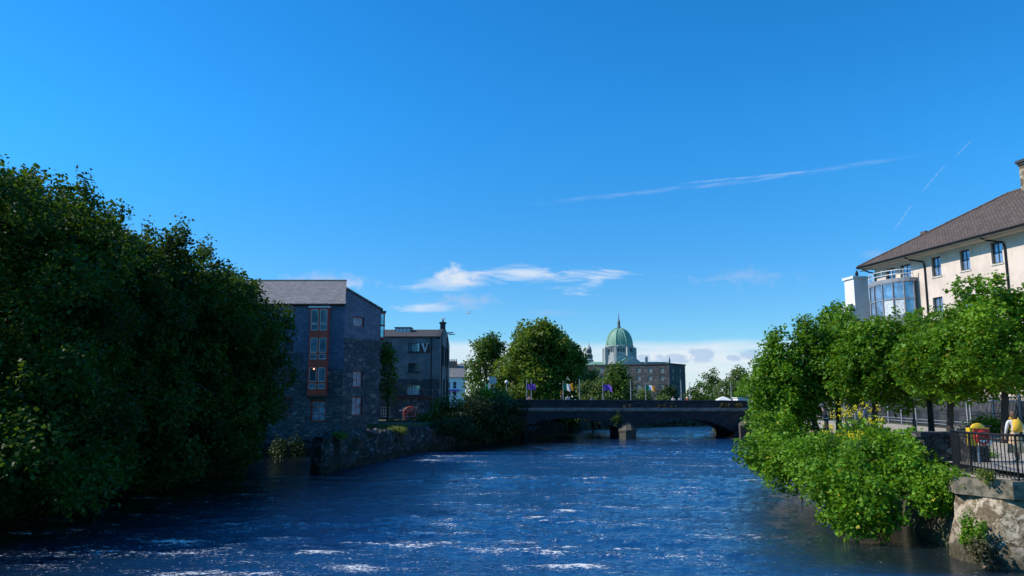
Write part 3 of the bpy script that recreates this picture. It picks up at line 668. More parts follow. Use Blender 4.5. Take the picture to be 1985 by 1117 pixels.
# slim side bay on the far corner
ps = Plane(pg.at(pg.L, 0).xy, (pg.at(pg.L, 0) + back).xy)
sbm = MB(); z0, z1 = W(738, 655, 68).z, W(738, 607, 68).z
o_ = ps.at(0.6, 0); c = ps.at(1.4, (z0 + z1) / 2, 0.2); b = MB()
for zz in (z0, (z0 + z1) / 2, z1): ps.boxm(b, .5, 2.3, zz - .08, zz + .08, 0.0, .42)
for ss in (.5, 1.4, 2.24): ps.boxm(b, ss, ss + .08, z0 + .08, z1 - .08, .3, .40)
f = b.build('side_bay', M['redframe'], t); ps.boxm(MB(), .55, 2.25, z0 + .05, z1 - .05, .02, .34).build('pane', M['glass'], f)
ps.boxm(MB(), .4, 2.4, z1 + .08, z1 + .2, 0.0, .5).build('bay_cap', M['lead'], t)
# red oriel bay in three storeys
s0, z0, s1, z1 = pl.rect(601, 598, 637, 767); op = 0.45
bay = MB(); pl.boxm(bay, s0, s1, z0, z1, 0.0, op - 0.1); bay = bay.build('bay_window', M['redframe'], t); bay['label'] = 'red three-storey bay window'
def zpy(py): return pl.sz(619, py)[1]
rows = [(601, 628, 0), (629, 641, 0), (656, 684, 0), (687, 697, 0), (713, 740, 1), (744, 754, 0)]
b = MB(); fx = [s0, (s0 + s1) / 2, s1]
pl.boxm(b, s0, s0 + .11, z0, z1, op - .1, op + .02); pl.boxm(b, s1 - .11, s1, z0, z1, op - .1, op + .02); pl.boxm(b, fx[1] - .07, fx[1] + .07, z0, z1, op - .1, op + .02)
cuts = [zpy(y) for r_ in rows for y in (r_[0], r_[1])]
levels = sorted([z0, z1] + cuts)
seg = [(z1, zpy(601)), (zpy(628), zpy(629)), (zpy(641), zpy(656)), (zpy(684), zpy(687)), (zpy(697), zpy(713)), (zpy(740), zpy(744)), (zpy(754), z0)]
for a, c in seg:
    for k in (0, 1):
        x0, x1 = (s0 + .11, fx[1] - .07) if k == 0 else (fx[1] + .07, s1 - .11)
        pl.boxm(b, x0, x1, min(a, c), max(a, c), op - .1, op + 0.0)
b.build('bay_frame', M['redframe'], bay)
for (ya, yb, dk) in rows:
    for k in (0, 1):
        x0, x1 = (s0 + .11, fx[1] - .07) if k == 0 else (fx[1] + .07, s1 - .11)
        b = MB(); pl.boxm(b, x0 + .04, x1 - .04, zpy(yb) + .04, zpy(ya) - .04, op - .06, op - .045).build('pane', M['glassdim'] if (dk and k == 0) else M['glass'], bay)
        fr = MB(); w_ = .045
        for (q0_, q1_, q2_, q3_) in ((x0, x1, zpy(yb), zpy(yb) + w_), (x0, x1, zpy(ya) - w_, zpy(ya)), (x0, x0 + w_, zpy(yb) + w_, zpy(ya) - w_), (x1 - w_, x1, zpy(yb) + w_, zpy(ya) - w_)):
            pl.boxm(fr, q0_, q1_, q2_, q3_, op - .06, op - .02)
        fr.build('sash', M['whitetrim'], bay)
b = MB(); pl.boxm(b, s0 - .12, s1 + .1, z1, z1 + .12, -.02, op + .15); b.build('bay_canopy', M['whitetrim'], bay)
b = MB(); pl.boxm(b, s0 - .08, s1 + .08, z0 - .12, z0, -.02, op + .06); b.build('bay_ledge', M['bridgetrim'], bay)
# warm lamp inside one pane
lm, ln, lb = new_mat('lit_bulb'); lb.inputs['Emission Color'].default_value = (1, .45, .2, 1); lb.inputs['Emission Strength'].default_value = 3
bx = pl.at(*pl.sz(611, 716), op - .02); MB().lathe(bx, [(0.02, -.05), (.06, -.02), (.06, .03), (.02, .06)], 10).build('ceiling_lamp', lm, bay)

# ---- grey mill with the V banner
t = thing('river_mill', 'grey rendered old mill with a red V banner and rooftop skylight', 'building', (-11, 84, 2.4))
YM = 80.0
pm = Plane(W(690, 700, YM).xy, W(853, 700, YM).xy)
zT = pm.sz(790, 655)[1]; zM = pm.sz(790, 735)[1]
mh = [pm.rect(791, 665, 813, 682), pm.rect(791, 704, 812, 721), pm.rect(790, 747, 813, 765), pm.rect(740, 664, 760, 682), pm.rect(740, 704, 760, 721), pm.rect(738, 789, 757, 808), pm.rect(783, 789, 812, 808)]
b = MB(); wall_holes(b, pm, 0, pm.L, zM, zT, [h for h in mh if h[1] > zM]); b.build('rendered_wall', M['render_grey'], t)
b = MB(); wall_holes(b, pm, 0, pm.L, 1.5, zM, [h for h in mh if h[3] < zM], out=.02); b.build('stone_wall', M['rubble'], t)
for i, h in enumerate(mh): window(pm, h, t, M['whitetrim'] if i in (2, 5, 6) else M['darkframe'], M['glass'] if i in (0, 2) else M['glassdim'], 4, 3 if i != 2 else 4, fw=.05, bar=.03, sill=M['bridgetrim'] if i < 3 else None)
xr_ = pm.at(pm.L, 0).x; xl_ = pm.at(0, 0).x; M['darkroof'] = courses('dark_brown_roof', (0.05, 0.04, 0.035), (0.085, 0.07, 0.06), (0.02, 0.02, 0.02), 0.38, 0.2, 0.8, 0.8, 0.02, 0.3)
b = MB(); b.extrude([(xl_, YM - .15, zT), (xr_ - .1, YM - .15, zT), (xr_ - .1, YM + 6, zT + 1.25), (xl_, YM + 6, zT + 1.25)][::-1], (0, 0, .15)); b.extrude([(xl_, YM + 12, zT), (xr_ - .1, YM + 12, zT), (xr_ - .1, YM + 6, zT + 1.25), (xl_, YM + 6, zT + 1.25)], (0, 0, .15)); b.build('roof', M['darkroof'], t)
# side wall (seen at a glancing angle) with a curved gable
pside = Plane((xr_, YM), (xr_, YM + 12))
b = MB(); b.face([pside.at(0, 1.5), pside.at(12, 1.5), pside.at(12, zT - .2), pside.at(9, zT + 1.0), pside.at(6, zT + 1.3), pside.at(3, zT + 1.0), pside.at(0, zT - .1)]); b.build('gable_wall', M['render_grey'], t)
b = MB(); cc = [(0, zT - .1), (1.5, zT + .6), (3, zT + 1.0), (6, zT + 1.3), (9, zT + 1.0), (12, zT - .2)]
for (a0, c0), (a1, c1) in zip(cc[:-1], cc[1:]): b.extrude([pside.at(a0, c0), pside.at(a1, c1), pside.at(a1, c1 + .16), pside.at(a0, c0 + .16)], (-.5, 0, 0))
b.build('gable_coping', M['bridgetrim'], t)
b = MB()
for (a0, zz0, zz1) in ((2.5, zT - 2.8, zT - .6), (5.5, zT - 2.8, zT - .6), (8.5, zT - 2.8, zT - .6), (4, zT - 6, zT - 4.2), (8.5, zT - 6, zT - 4.2)):
    f = window(pside, (a0, zz0, a0 + .9, zz1), t, M['darkframe'], M['glassdim'], 2, 3, rev=-.02)
for a0 in (.6, 7.2): MB().tube([pside.at(a0, 2.2, .12), pside.at(a0, zT + .6, .12)], .06, 6).build('downpipe', M['blackmetal'], t)
MB().tube([pm.at(pm.L - .9, 2.2, .1), pm.at(pm.L - .9, zT, .1)], .05, 6).build('downpipe', M['blackmetal'], t)
b = MB(); pc = W(862, 645, YM + 3); b.box((xr_ - .3, YM + 6, zT + 1.75), (.55, .75, .8)); b.box((xr_ - .3, YM + 6, zT + 2.15), (.75, .95, .14)); b.tube([(xr_ - .3, YM + 6, zT + 2.2), (xr_ - .3, YM + 6, zT + 2.5)], [.13, .1], 8); b.build('chimney', M['bridgetrim'], t)
b = MB(); b.box(W(873, 645, YM + 4) * 1.0, (.7, .25, .1)); b.box(W(876, 648.5, YM + 4), (.7, .25, .08)); b.tube([(xr_, YM + 4, W(873, 646, YM + 4).z), W(878, 648, YM + 4)], .03, 5); b.build('floodlight', M['galv'], t)
c = W(783, 640.5, YM + 4.5); lantern = MB(); lantern.box(c - Vector((0, 0, .1)), (1.75, 1.6, .62)); lantern = lantern.build('roof_lantern', M['darkframe'], t)
for k in range(4): MB().box((c.x - .62 + k * .415, c.y - .82, c.z - .08), (.36, .04, .4)).build('pane', M['blind'], lantern)
MB().box((c.x, c.y, c.z + .25), (1.9, 1.8, .07)).build('lantern_lid', M['lead'], lantern)
MB().box(pm.at((pm.sz(760, 766)[0] + pm.sz(838, 766)[0]) / 2, pm.sz(790, 770)[1], .12), (4.2, .2, .3)).build('signboard', M['darkred'], t)
# V banner
s0, z0, s1, z1 = pm.rect(815, 665, 833, 684); b = MB(); pm.boxm(b, s0, s1, z0, z1, .02, .08); ban = b.build('wall_banner', M['darkred'], None); tag(ban, 'dark red square banner with a white V high on the grey mill', 'banner')
b = MB(); ww, hh_ = s1 - s0, z1 - z0
def vp(u, v): return pm.at(s0 + u * ww, z0 + v * hh_, .095)
for poly in (((.10, .96), (.34, .96), (.56, .12), (.44, .06)), ((.72, .96), (.82, .96), (.56, .06), (.47, .10)), ((.04, .92), (.04, .98), (.42, .98), (.42, .92)), ((.62, .92), (.62, .98), (.92, .98), (.92, .92))):
    b.extrude([vp(*p) for p in poly], pm.n * .012)
b.build('letter', M['whitetrim'], ban)
# red wheel with spokes
c = W(795, 802, 75.5); r_ = .64; b = MB(); ring = [(c.x + r_ * math.cos(a), c.y, c.z + r_ * math.sin(a)) for a in np.linspace(0, 2 * math.pi, 25)]
wh = thing('iron_wheel', 'red spoked iron wheel standing in the garden by the grey mill', 'wheel', (c.x, c.y, c.z - .7))
b.tube(ring, .07, 6, False); b.tube([(p[0], p[1] + .3, p[2]) for p in ring], .07, 6, False); b.build('rim', M['redpaint'] if False else M['redframe'], wh)
b = MB()
for k in range(12): a = k * math.pi / 6; b.tube([(c.x, c.y + .15, c.z), (c.x + r_ * math.cos(a), c.y + .15, c.z + r_ * math.sin(a))], .035, 5)
b.build('spokes', M['redframe'], wh); MB().tube([(c.x, c.y - .12, c.z), (c.x, c.y + .45, c.z)], .13, 10).build('hub', M['darkred'], wh)
b = MB()
for dx in (-.5, .5): b.tube([(c.x + dx, c.y + .15, 2.2), (c.x + dx * .9, c.y + .15, c.z - .4)], .05, 6)
b.tube([(c.x - .46, c.y + .15, c.z - .5), (c.x + .46, c.y + .15, c.z - .5)], .05, 6); b.build('stand', M['galv'], wh)
p_ = W(776, 803, 75.8); pst = MB(); pst.box((p_.x + .3, p_.y, 2.9), (.09, .09, 1.5)); pst.box((p_.x + .15, p_.y - .03, 3.35), (.55, .05, .12)); tag(pst.build('signpost', M['whitetrim']), 'small white signpost left of the red iron wheel', 'signpost')
p_ = W(807, 793, 76.4); pst = MB(); pst.box((p_.x, p_.y, 2.9), (.09, .09, 1.7)); tag(pst.build('white_post', M['whitetrim']), 'plain white post behind right of the red iron wheel', 'post')
# steps / low wall and flower bed
b = MB(); b.box(((W(785, 815, 74).x + W(850, 815, 74).x) / 2, 73.2, 1.9), (4.6, .5, 1.0)); b.box((W(800, 815, 74).x + .6, 73.15, 2.43), (4.8, .65, .08)); tag(b.build('garden_wall', M['bankrock']), 'low stone retaining wall under the garden by the red wheel', 'wall')

# ---- white houses far left of the mid trees
t = thing('terraced_house', 'small white house with slate roof glimpsed right of the grey mill', 'house', (-12, 150, 2.4))
ph = Plane(W(845, 740, 150).xy, W(902, 740, 150).xy); zt = ph.sz(880, 733)[1]
hw = [ph.rect(868, 741, 873, 753), ph.rect(878, 740, 885, 754), ph.rect(868, 758, 873, 766), ph.rect(878, 758, 885, 768)]
b = MB(); wall_holes(b, ph, 0, ph.L, 2, zt, hw); b.build('wall', M['white'], t)
for h in hw: window(ph, h, t, M['whitetrim'], M['glassdim'], 1, 2, fw=.08, sill=M['whitetrim'])
b = MB(); zr2 = ph.sz(880, 708)[1] + .3
b.extrude([ph.at(-.2, zt, .2), ph.at(ph.L + .2, zt, .2), ph.at(ph.L + .2, zr2, -4), ph.at(-.2, zr2, -4)][::-1], (0, 0, .15)); rf = b.build('roof', M['slateroof'], t)
b = MB(); c = W(877, 706, 152); b.box((c.x, 153, c.z - .2), (1.7, .7, 1.6)); ch = b.build('chimney', M['brick'], t)
b = MB()
for k in range(5): b.tube([(c.x - .7 + k * .35, 153, c.z + .6), (c.x - .7 + k * .35, 153, c.z + 1.05)], [.12, .09], 6)
b.build('chimney_pots', M['brick'], ch)
b = MB(); b.box(W(880, 757, 149.6), (2.2, .4, .3)); tag(b.build('shop_awning', plain('violet_canvas', (.18, .08, .5), None, .7)), 'small violet awning on the white house', 'awning')

# ---- left bank rocks: island wall, quay wall under the ivy
def bank_wall(name, pts, label, cat, top, mat, thick=1.0, seed=0, batter=.25, rough=.16, zb=-1.0, kind=None, step=.35, smooth=False):
    rng = np.random.default_rng(seed); P_ = [Vector((p[0], p[1], 0)) for p in pts]; line = []
    for a, c in zip(P_[:-1], P_[1:]):
        n_ = max(1, int((c - a).length / step))
        for k in range(n_): line.append(a.lerp(c, k / n_))
    line.append(P_[-1]); tops = np.interp(np.linspace(0, 1, len(line)), np.linspace(0, 1, len(top)), top); rows_ = []
    for k, p in enumerate(line):
        d_ = (line[min(k + 1, len(line) - 1)] - line[max(k - 1, 0)]).normalized(); nn = Vector((d_.y, -d_.x, 0)); col = []
        H = tops[k] + rng.uniform(-1, 1) * rough * .7; nz = max(4, int((H - zb) / step) + 1)
        for j in range(9):
            f = j / 8; z = zb + (H - zb) * f; q = p - nn * (batter * f) + nn * rng.uniform(-1, 1) * rough * (1 if 0 < j else 0); col.append((q.x, q.y, z))
        for j in range(1, 5):
            f = j / 4; q = p - nn * (batter + thick * f); col.append((q.x + rng.uniform(-1, 1) * rough, q.y + rng.uniform(-1, 1) * rough, H + rng.uniform(-1, 1) * rough - (0 if j < 4 else .25)))
        q = p - nn * (batter + thick + .1); col.append((q.x, q.y, zb)); rows_.append(col)
    b = MB(); b.grid(rows_); b.face(rows_[0][::-1]); b.face(rows_[-1]); o = b.build(name, mat, None, smooth)
    if kind: tag(o, kind=kind)
    return tag(o, label, cat)
bank_wall('rocky_wall', [(-12.6, 48.6), (-11.9, 47.9), (-11.2, 48.4), (-10.6, 51), (-9.4, 57), (-8.0, 64), (-6.6, 69), (-4.6, 75)], 'rough mossy stone river wall ending in a rounded nose in front of the slate building', 'wall', [2.0, 2.25, 2.25, 2.1, 2.0, 2.1, 1.8, 1.6, 1.6], M['bankrock'], 1.25, 3, .4, .2)
bank_wall('quay_wall', [(-5.6, 73.4), (-3.0, 80), (0.0, 87.4)], 'dark stone quay wall under the ivy left of the bridge', 'wall', [2.6, 3.4, 3.8], M['rubble'], 1.2, 5, .15, .05)
bank_wall('shore_wall', [(-24.5, 12), (-23, 20), (-21.3, 31), (-17.6, 46)], 'shaded stone river wall beneath the dark left trees', 'wall', [1.8, 1.8, 1.8], M['bankrock'], 1.0, 6, .2, .1)
bank_wall('mill_race_wall', [(-17.6, 46), (-20.2, 52), (-21.8, 63.6)], 'dark rubble wall along the mill race left of the slate building', 'wall', [1.8, 2.0, 2.2], M['bankrock'], 1.0, 8, .2, .12)
bank_wall('far_bank_wall', [(1.6, 95), (5, 105), (12, 118), (30, 130), (60, 145)], 'low far bank seen through the left bridge arch', 'wall', [1.9, 2.0, 2.3, 2.5], M['bankrock'], 1.4, 9, .5, .25, step=.8)
bank_wall('right_bank_wall', [(44, 125), (29, 100), (28.6, 94)], 'river wall beyond the right bridge arch', 'wall', [2.4, 2.4], M['bankrock'], 1.0, 11, .3, .2)
bank_wall('promenade_wall', [(28.2, 86.5), (17.2, 40), (14.0, 26), (13.45, 24.2)], 'shaded river wall under the overhanging right bank bushes', 'wall', [2.4, 2.2, 1.8], M['quay'], 1.0, 12, .2, .08)
bank_wall('lichen_wall', [(12.62, 23.25), (12.6, 22.6), (12.75, 21.95), (13.1, 21.3), (13.8, 20.75), (15, 20.3), (18.5, 20.0)], 'sunlit lichen-covered stone wall below the concrete platform', 'wall', [1.82, 1.82], M['quay'], .8, 13, .62, .035, step=.16, smooth=True)

# ---- stone bridge
t = thing('stone_bridge', 'dark stone two-arched road bridge crossing the river', 'bridge', (14, 90, 0))
BY0, BY1 = 87.0, 95.0
x0b, x1b = W(985, 800, BY0).x, W(1447, 800, BY0).x
def ztop(x): u = (x - x0b) / (x1b - x0b); return 4.36 - .1 * u
arches = [(W(1004, 830, BY0).x, W(1199, 830, BY0).x, W(1100, 811, BY0).z, 1.15, 1.15), (W(1232, 830, BY0).x, W(1424, 838, BY0).x, W(1340, 812, BY0).z, 1.15, .72)]
def zb_(x):
    for a, c, zc, zl, zr in arches:
        if a < x < c:
            u = (x - (a + c) / 2) / ((c - a) / 2); zq_ = zl if u < 0 else zr; return zq_ + (zc - zq_) * (1 - abs(u) ** 2.1)
    return -1.5
xs = sorted(set(list(np.linspace(x0b - 1, x1b + .3, 110)) + [v + e_ for a, c, *_z in arches for v in (a, c) for e_ in (-.001, .001, .1, -.1)] + [a + .3 * k / 3 for a, c, *_z in arches for k in range(3)]))
zs1 = 3.25
for nm, yy_, sg in (('spandrel', BY0, 1), ('spandrel', BY1, -1)):
    b = MB(); rws = [[(x, yy_, zb_(x)) for x in xs], [(x, yy_, max(zb_(x) + .02, zs1)) for x in xs]]
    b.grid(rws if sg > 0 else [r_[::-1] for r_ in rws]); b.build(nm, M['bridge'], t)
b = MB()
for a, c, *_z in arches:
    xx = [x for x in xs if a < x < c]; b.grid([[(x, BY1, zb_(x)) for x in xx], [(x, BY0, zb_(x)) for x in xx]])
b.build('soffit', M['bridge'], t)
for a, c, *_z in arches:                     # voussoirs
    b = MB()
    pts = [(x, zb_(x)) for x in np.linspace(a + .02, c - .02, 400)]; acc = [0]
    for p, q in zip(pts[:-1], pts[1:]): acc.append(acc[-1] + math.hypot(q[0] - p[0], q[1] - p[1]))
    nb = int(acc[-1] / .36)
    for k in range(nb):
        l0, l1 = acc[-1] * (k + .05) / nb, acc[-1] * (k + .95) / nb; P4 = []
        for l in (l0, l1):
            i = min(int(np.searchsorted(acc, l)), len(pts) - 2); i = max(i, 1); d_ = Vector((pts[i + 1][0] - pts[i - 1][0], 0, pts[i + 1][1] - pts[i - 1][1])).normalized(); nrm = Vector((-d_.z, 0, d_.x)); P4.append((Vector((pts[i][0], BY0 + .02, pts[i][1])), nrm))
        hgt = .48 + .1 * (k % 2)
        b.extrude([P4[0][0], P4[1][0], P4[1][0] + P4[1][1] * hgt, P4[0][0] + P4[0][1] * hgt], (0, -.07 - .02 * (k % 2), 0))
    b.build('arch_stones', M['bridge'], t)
b = MB()
for y0, y1 in ((BY0 - .02, BY0 + .38), (BY1 - .38, BY1 + .02)):
    xx = list(np.linspace(x0b - 1, x1b + .2, 40)); n_ = len(xx)
    pa = [(x, y0, zs1 + .27) for x in xx]; 
    b.grid([[(x, y0, zs1 + .2) for x in xx], [(x, y0, ztop(x) - .1) for x in xx], [(x, y1, ztop(x) - .1) for x in xx], [(x, y1, zs1 - .1) for x in xx]])
b.build('parapet', M['bridge'], t)
b = MB()
for y0, y1 in ((BY0 - .1, BY0 + .46), (BY1 - .46, BY1 + .1)):
    k = 0; x = x0b - 1
    while x < x1b:
        x2 = min(x + 1.35, x1b + .1); b.extrude([(x + .015, y0, ztop(x) - .1), (x2 - .015, y0, ztop(x2) - .1), (x2 - .015, y0, ztop(x2) + .02), (x + .015, y0, ztop(x) + .02)], (0, y1 - y0, 0)); x = x2; k += 1
b.build('coping', M['bridgetrim'], t)
b = MB(); b.box(((x0b + x1b) / 2 - .3, BY0 - .06, zs1 + .11), (x1b - x0b + 1.6, .34, .2)); b.box(((x0b + x1b) / 2 - .3, BY0 - .0, zs1 - .08), (x1b - x0b + 1.6, .2, .18)); b.build('string_course', M['concrete'] if False else plain('string_stone', (.30, .28, .26), (.16, .15, .14), .85, 2), t)
b = MB(); b.box(((x0b + x1b) / 2, (BY0 + BY1) / 2, 3.2), (x1b - x0b + 20, BY1 - BY0 - .8, .12)); b.build('roadway', M['asphalt'], t)
# pier
xa, xb = W(1199, 840, BY0).x + .02, W(1232, 840, BY0).x - .02; xm = (xa + xb) / 2; hw_ = (xb - xa) / 2
def cut(poly_y, z0, z1, grow=0): return [(xm - hw_ - grow, BY0 + .3), (xm - hw_ - grow, BY0 - .5 - grow), (xm - .35, BY0 - 1.45 - grow), (xm + .35, BY0 - 1.45 - grow), (xm + hw_ + grow, BY0 - .5 - grow), (xm + hw_ + grow, BY0 + .3)]
b = MB(); b.prism(cut(0, 0, 0)[::1], -1.5, .86); pier = b.build('pier', M['cutwater'], t)
MB().prism([(xa, BY0 + .3), (xb, BY0 + .3), (xb, BY1), (xa, BY1)], -1.5, .8).build('pier_body', M['bridge'], pier)
b = MB(); b.prism(cut(0, 0, 0, .09), .86, 1.02); lay = []
for k in range(5):
    f = k / 4 * .85; c_ = cut(0, 0, 0, .06); lay.append([(xm + (x - xm) * (1 - f * .75), BY0 + .3 + (y - BY0 - .3) * (1 - f * .75), 1.02 + .74 * math.sin(f * math.pi / 2 / .85)) for x, y in c_])
b.grid([l[::1] for l in lay]); b.face(lay[-1]); b.build('pier_cap', M['cutwater'], pier)
# right abutment
xc = W(1445, 840, BY0).x; b = MB(); b.box((xc - .1, BY0 - .3, .35), (1.5, 1.6, 3.7 - .1 - 1.25)); b.build('abutment', M['cutwater'], t)
b = MB(); b.lathe((xc - .05, BY0 - .25, 1.42), [(1.0, 0), (1.0, .15), (.85, .42), (.5, .66), (.15, .75)], 16, 0, .82, .85); b.build('abutment_cap', M['cutwater'], t)
b = MB(); xq = W(1466, 800, BY0).x; b.box((xq, BY0 + .1, 2.35), (1.25, 1.4, 4.7)); b.extrude([(xq - .85, BY0 - .75, 4.7), (xq + .95, BY0 - .75, 4.7), (xq + .95, BY0 - .75, 5.1), (xq + .2, BY0 - .75, 5.12), (xq - .85, BY0 - .75, 4.82)], (0, 1.8, 0)); b.build('end_pillar', M['bridge'], t)
b = MB(); b.box((xq + 3.2, BY0 + .1, 2.2), (5.2, .5, 4.2)); b.build('wing_wall', M['bridge'], t)
b = MB(); b.box((xq - .6, BY0 - .68, 3.2), (.1, .1, 2.2)); b.box((xq - .1, BY0 - .7, 2.12), (1.1, .12, .12)); b.build('water_gauge', M['whitetrim'], t)
# weeds on the bridge
def tuft(name, label, cat, pts, size, mat, seed, group=None, per=14, wide=.10, kind=None, spread=.35):
    rng = np.random.default_rng(seed); P_ = np.array(pts, float); Nn = np.tile(np.array([[0, 0, 1.0]]), (len(P_), 1))
    o = leaf_mesh(name, P_, Nn, rng.random(len(P_)), size, mat, rng, None, per, spread, wide, droop=-.7, upb=0)
    return tag(o, label, cat, group, kind)
rng = np.random.default_rng(77)
def ptsline(px0, px1, py, Yd, n_, jz=.05): return [tuple(W(rng.uniform(px0, px1), py, Yd) + Vector((0, rng.uniform(-.1, .1), rng.uniform(-jz, jz)))) for _ in range(n_)]
for i, (a, c, py, lab) in enumerate(((1393, 1436, 787, 'long clump of dry weeds on the bridge ledge by the right pillar'), (1300, 1312, 788, 'weed tuft on the bridge ledge right of the orange-tan flag'), (1270, 1280, 788, 'low weed tuft on the ledge below the three seated people'), (1208, 1222, 788, 'weed tuft on the bridge ledge above the middle pier'), (1022, 1030, 786, 'small plant on the bridge ledge near its left end'), (1284, 1292, 787, 'thin upright weed on the bridge ledge'))):
    tuft('weed_clump', ['dry reddish weeds on the bridge ledge at its right end', 'weeds on the bridge ledge left of the dry reddish clump', 'weeds on the bridge ledge below the rightmost tricolour flag', 'sparse weeds on the bridge ledge directly above the cutwater pier', 'single small plant on the bridge ledge at its left end', 'thin upright weed on the bridge ledge between two low tufts'][i], 'weed', ptsline(a, c, py + 2, BY0 - .12, 14 if i == 0 else 3), .42 if i == 0 else .3, M['dry'], 60 + i, 'weeds on the bridge ledge', spread=.2)
tree('cutwater_shrub', 'small shrub growing on top of the left side of the bridge pier', None, W(1197, 822, 86.6), [(W(1197, 813, 86.6), (.4, .35, .6))], .16, M['leaf_mid'], 16, 5, 8, .4, .04, cat='shrub', low=-.9)

# ---- flags on the bridge
import functools
def cloth_mat(name, stripes):
    m, n, b = new_mat(name); uv = coords(n, 'UV'); sp = n.n.new('ShaderNodeSeparateXYZ'); n.l.new(uv, sp.inputs[0])
    col = (*stripes[0], 1)
    for k, s in enumerate(stripes[1:]): col = n.mix(n.m('GREATER_THAN', sp.outputs[0], (k + 1) / len(stripes)), col, (*s, 1))
    n.put(b.inputs['Base Color'], col); b.inputs['Roughness'].default_value = .8
    tr = n.n.new('ShaderNodeBsdfTranslucent'); n.put(tr.inputs[0], col); mx = n.n.new('ShaderNodeMixShader'); mx.inputs[0].default_value = .35
    n.l.new(b.outputs[0], mx.inputs[1]); n.l.new(tr.outputs[0], mx.inputs[2]); n.l.new(mx.outputs[0], n.n['Material Output'].inputs[0]); return m
tri = cloth_mat('tricolour_cloth', ((.0, .30, .12), (.85, .85, .85), (.9, .36, .02)))
pur = cloth_mat('purple_cloth', ((.16, .07, .42), (.20, .09, .5)))
def flag(px0, px1, py0, py1, ybase, Yd, mat, label, hoist=True, ph=0.0, poletop=None):
    base = W(px0, 778, Yd); t = thing('flagpole', label, 'flagpole', (base.x, Yd, 3.26), 'flagpoles along the bridge')
    top = W(px0, poletop or py0 - 2, Yd).z
    MB().tube([(base.x, Yd, 3.2), (base.x, Yd, top)], [.06, .04], 7).build('pole', M['galv'], t)
    MB().lathe((base.x, Yd, top), [(.02, 0), (.06, .03), (.06, .08), (.02, .12)], 8).build('finial', M['galv'], t)
    if mat:
        z0, z1 = W(px0, py1, Yd).z, W(px0, py0, Yd).z; L = W(px1, py0, Yd).x - base.x; nu, nv_ = 22, 9
        vs, fs, uvs = [], [], []
        for j in range(nv_):
            for i in range(nu):
                u, v = i / (nu - 1), j / (nv_ - 1); a = .22 * u * math.sin(u * 7 + ph + v * 1.1)
                vs.append((base.x + .04 + L * u * (1 - .08 * v), Yd + a * 1.3 - .2 * u, z0 + (z1 - z0) * v - .12 * L * u * u * (1.2 - v) + .10 * math.sin(u * 8 + ph) * u)); uvs.append((u, v))
        for j in range(nv_ - 1):
            for i in range(nu - 1): k = j * nu + i; fs.append((k, k + 1, k + nu + 1, k + nu))
        me = bpy.data.meshes.new('flag'); me.from_pydata(vs, [], fs); uvl = me.uv_layers.new(name='uv').data
        for p in me.polygons:
            p.use_smooth = True
            for li in p.loop_indices: uvl[li].uv = uvs[me.loops[li].vertex_index]
        me.materials.append(mat); o = bpy.data.objects.new('flag', me); COL.objects.link(o); o.parent = t; o.matrix_parent_inverse = Matrix.Translation(-t.location)
    return t
flag(941, 949, 744, 757, 778, 93, cloth_mat('green_white_cloth', ((.0, .30, .14), (.0, .30, .14), (.85, .85, .85))), 'flagpole with a half-furled green and white flag at the far left of the bridge', ph=1)
flag(1021, 1038, 745, 755, 778, 88.5, pur, 'flagpole with a purple flag in front of the large tree', ph=2, poletop=738)
flag(1030, 0, 740, 0, 778, 93, None, 'bare pole just right of the left purple flag')
flag(1092, 1111, 744, 757, 778, 88.5, tri, 'flagpole with a green white and orange flag above the orange board', ph=.4)
flag(1123.5, 0, 739, 0, 778, 93, None, 'bare pole between the tricolour over the orange board and the right purple flag')
flag(1169, 1185, 746, 757, 778, 88.5, pur, 'flagpole with a purple flag in front of the small light green tree', ph=3.3)
flag(1223, 0, 740, 0, 778, 93, None, 'bare pole at the right edge of the small light green tree')
flag(1252, 1269, 747, 756, 778, 88.5, tri, 'flagpole with a green white and orange flag in front of the stone warehouse', ph=5)
flag(1321, 0, 742, 0, 778, 88.5, None, 'bare pole before the right corner of the stone warehouse')
flag(1338, 0, 745, 0, 778, 93, None, 'bare pole just right of the stone warehouse')
flag(1418, 0, 744, 0, 778, 88.5, None, 'thick bare pole near the right end of the bridge')
# double sign on two poles, globe lamp
c = W(954, 738, 92); t = thing('direction_sign', 'white sign board on two posts beside the furled green flag', 'sign', (c.x, 92, 3.26))
for dx in (-.18, .2): MB().tube([(c.x + dx, 92, 3.2), (c.x + dx, 92, c.z + .2)], .045, 6).build('post', M['galv'], t)
for dx, w_, dz in ((-.2, .36, 0), (.22, .4, .02)): MB().box((c.x + dx, 91.9, c.z + dz), (w_, .04, .95 - abs(dz) * 4)).build('sign_face', M['whitetrim'], t)
MB().box((c.x + .42, 91.92, c.z - .1), (.3, .04, .3)).build('small_panel', M['whitetrim'], t)
c = W(982, 741, 92); t = thing('street_lamp', 'street lamp with a pale round globe left of the large tree', 'lamp', (c.x, 92, 3.26))
MB().tube([(c.x, 92, 3.2), (c.x, 92, c.z - .2)], [.07, .045], 8).build('post', M['galv'], t)
MB().lathe((c.x, 92, c.z - .2), [(.08, 0), (.2, .08), (.24, .22), (.16, .38), (.04, .44)], 12).build('globe', M['whitetrim'], t)
# white marquee and small hut beyond the bridge
c = W(1402, 775, 99); t = MB(); t.lathe((c.x, 99, 2.6), [(1.45, 0), (1.4, 1.55), (.7, 1.95), (.05, 2.15)], 4, math.pi / 4); tag(t.build('marquee', M['white']), 'white pointed marquee top showing above the bridge parapet', 'tent')
c = W(1437, 775, 97); t = MB(); t.box((c.x, 97, 3.6), (1.5, 2.2, 1.9)); t.box((c.x, 97, 4.57), (1.7, 2.4, .1)); t.box((c.x - .3, 95.88, 4.1), (.5, .04, .35)); tag(t.build('van', M['white']), 'white box van roof showing beside the bridge end pillar', 'van')

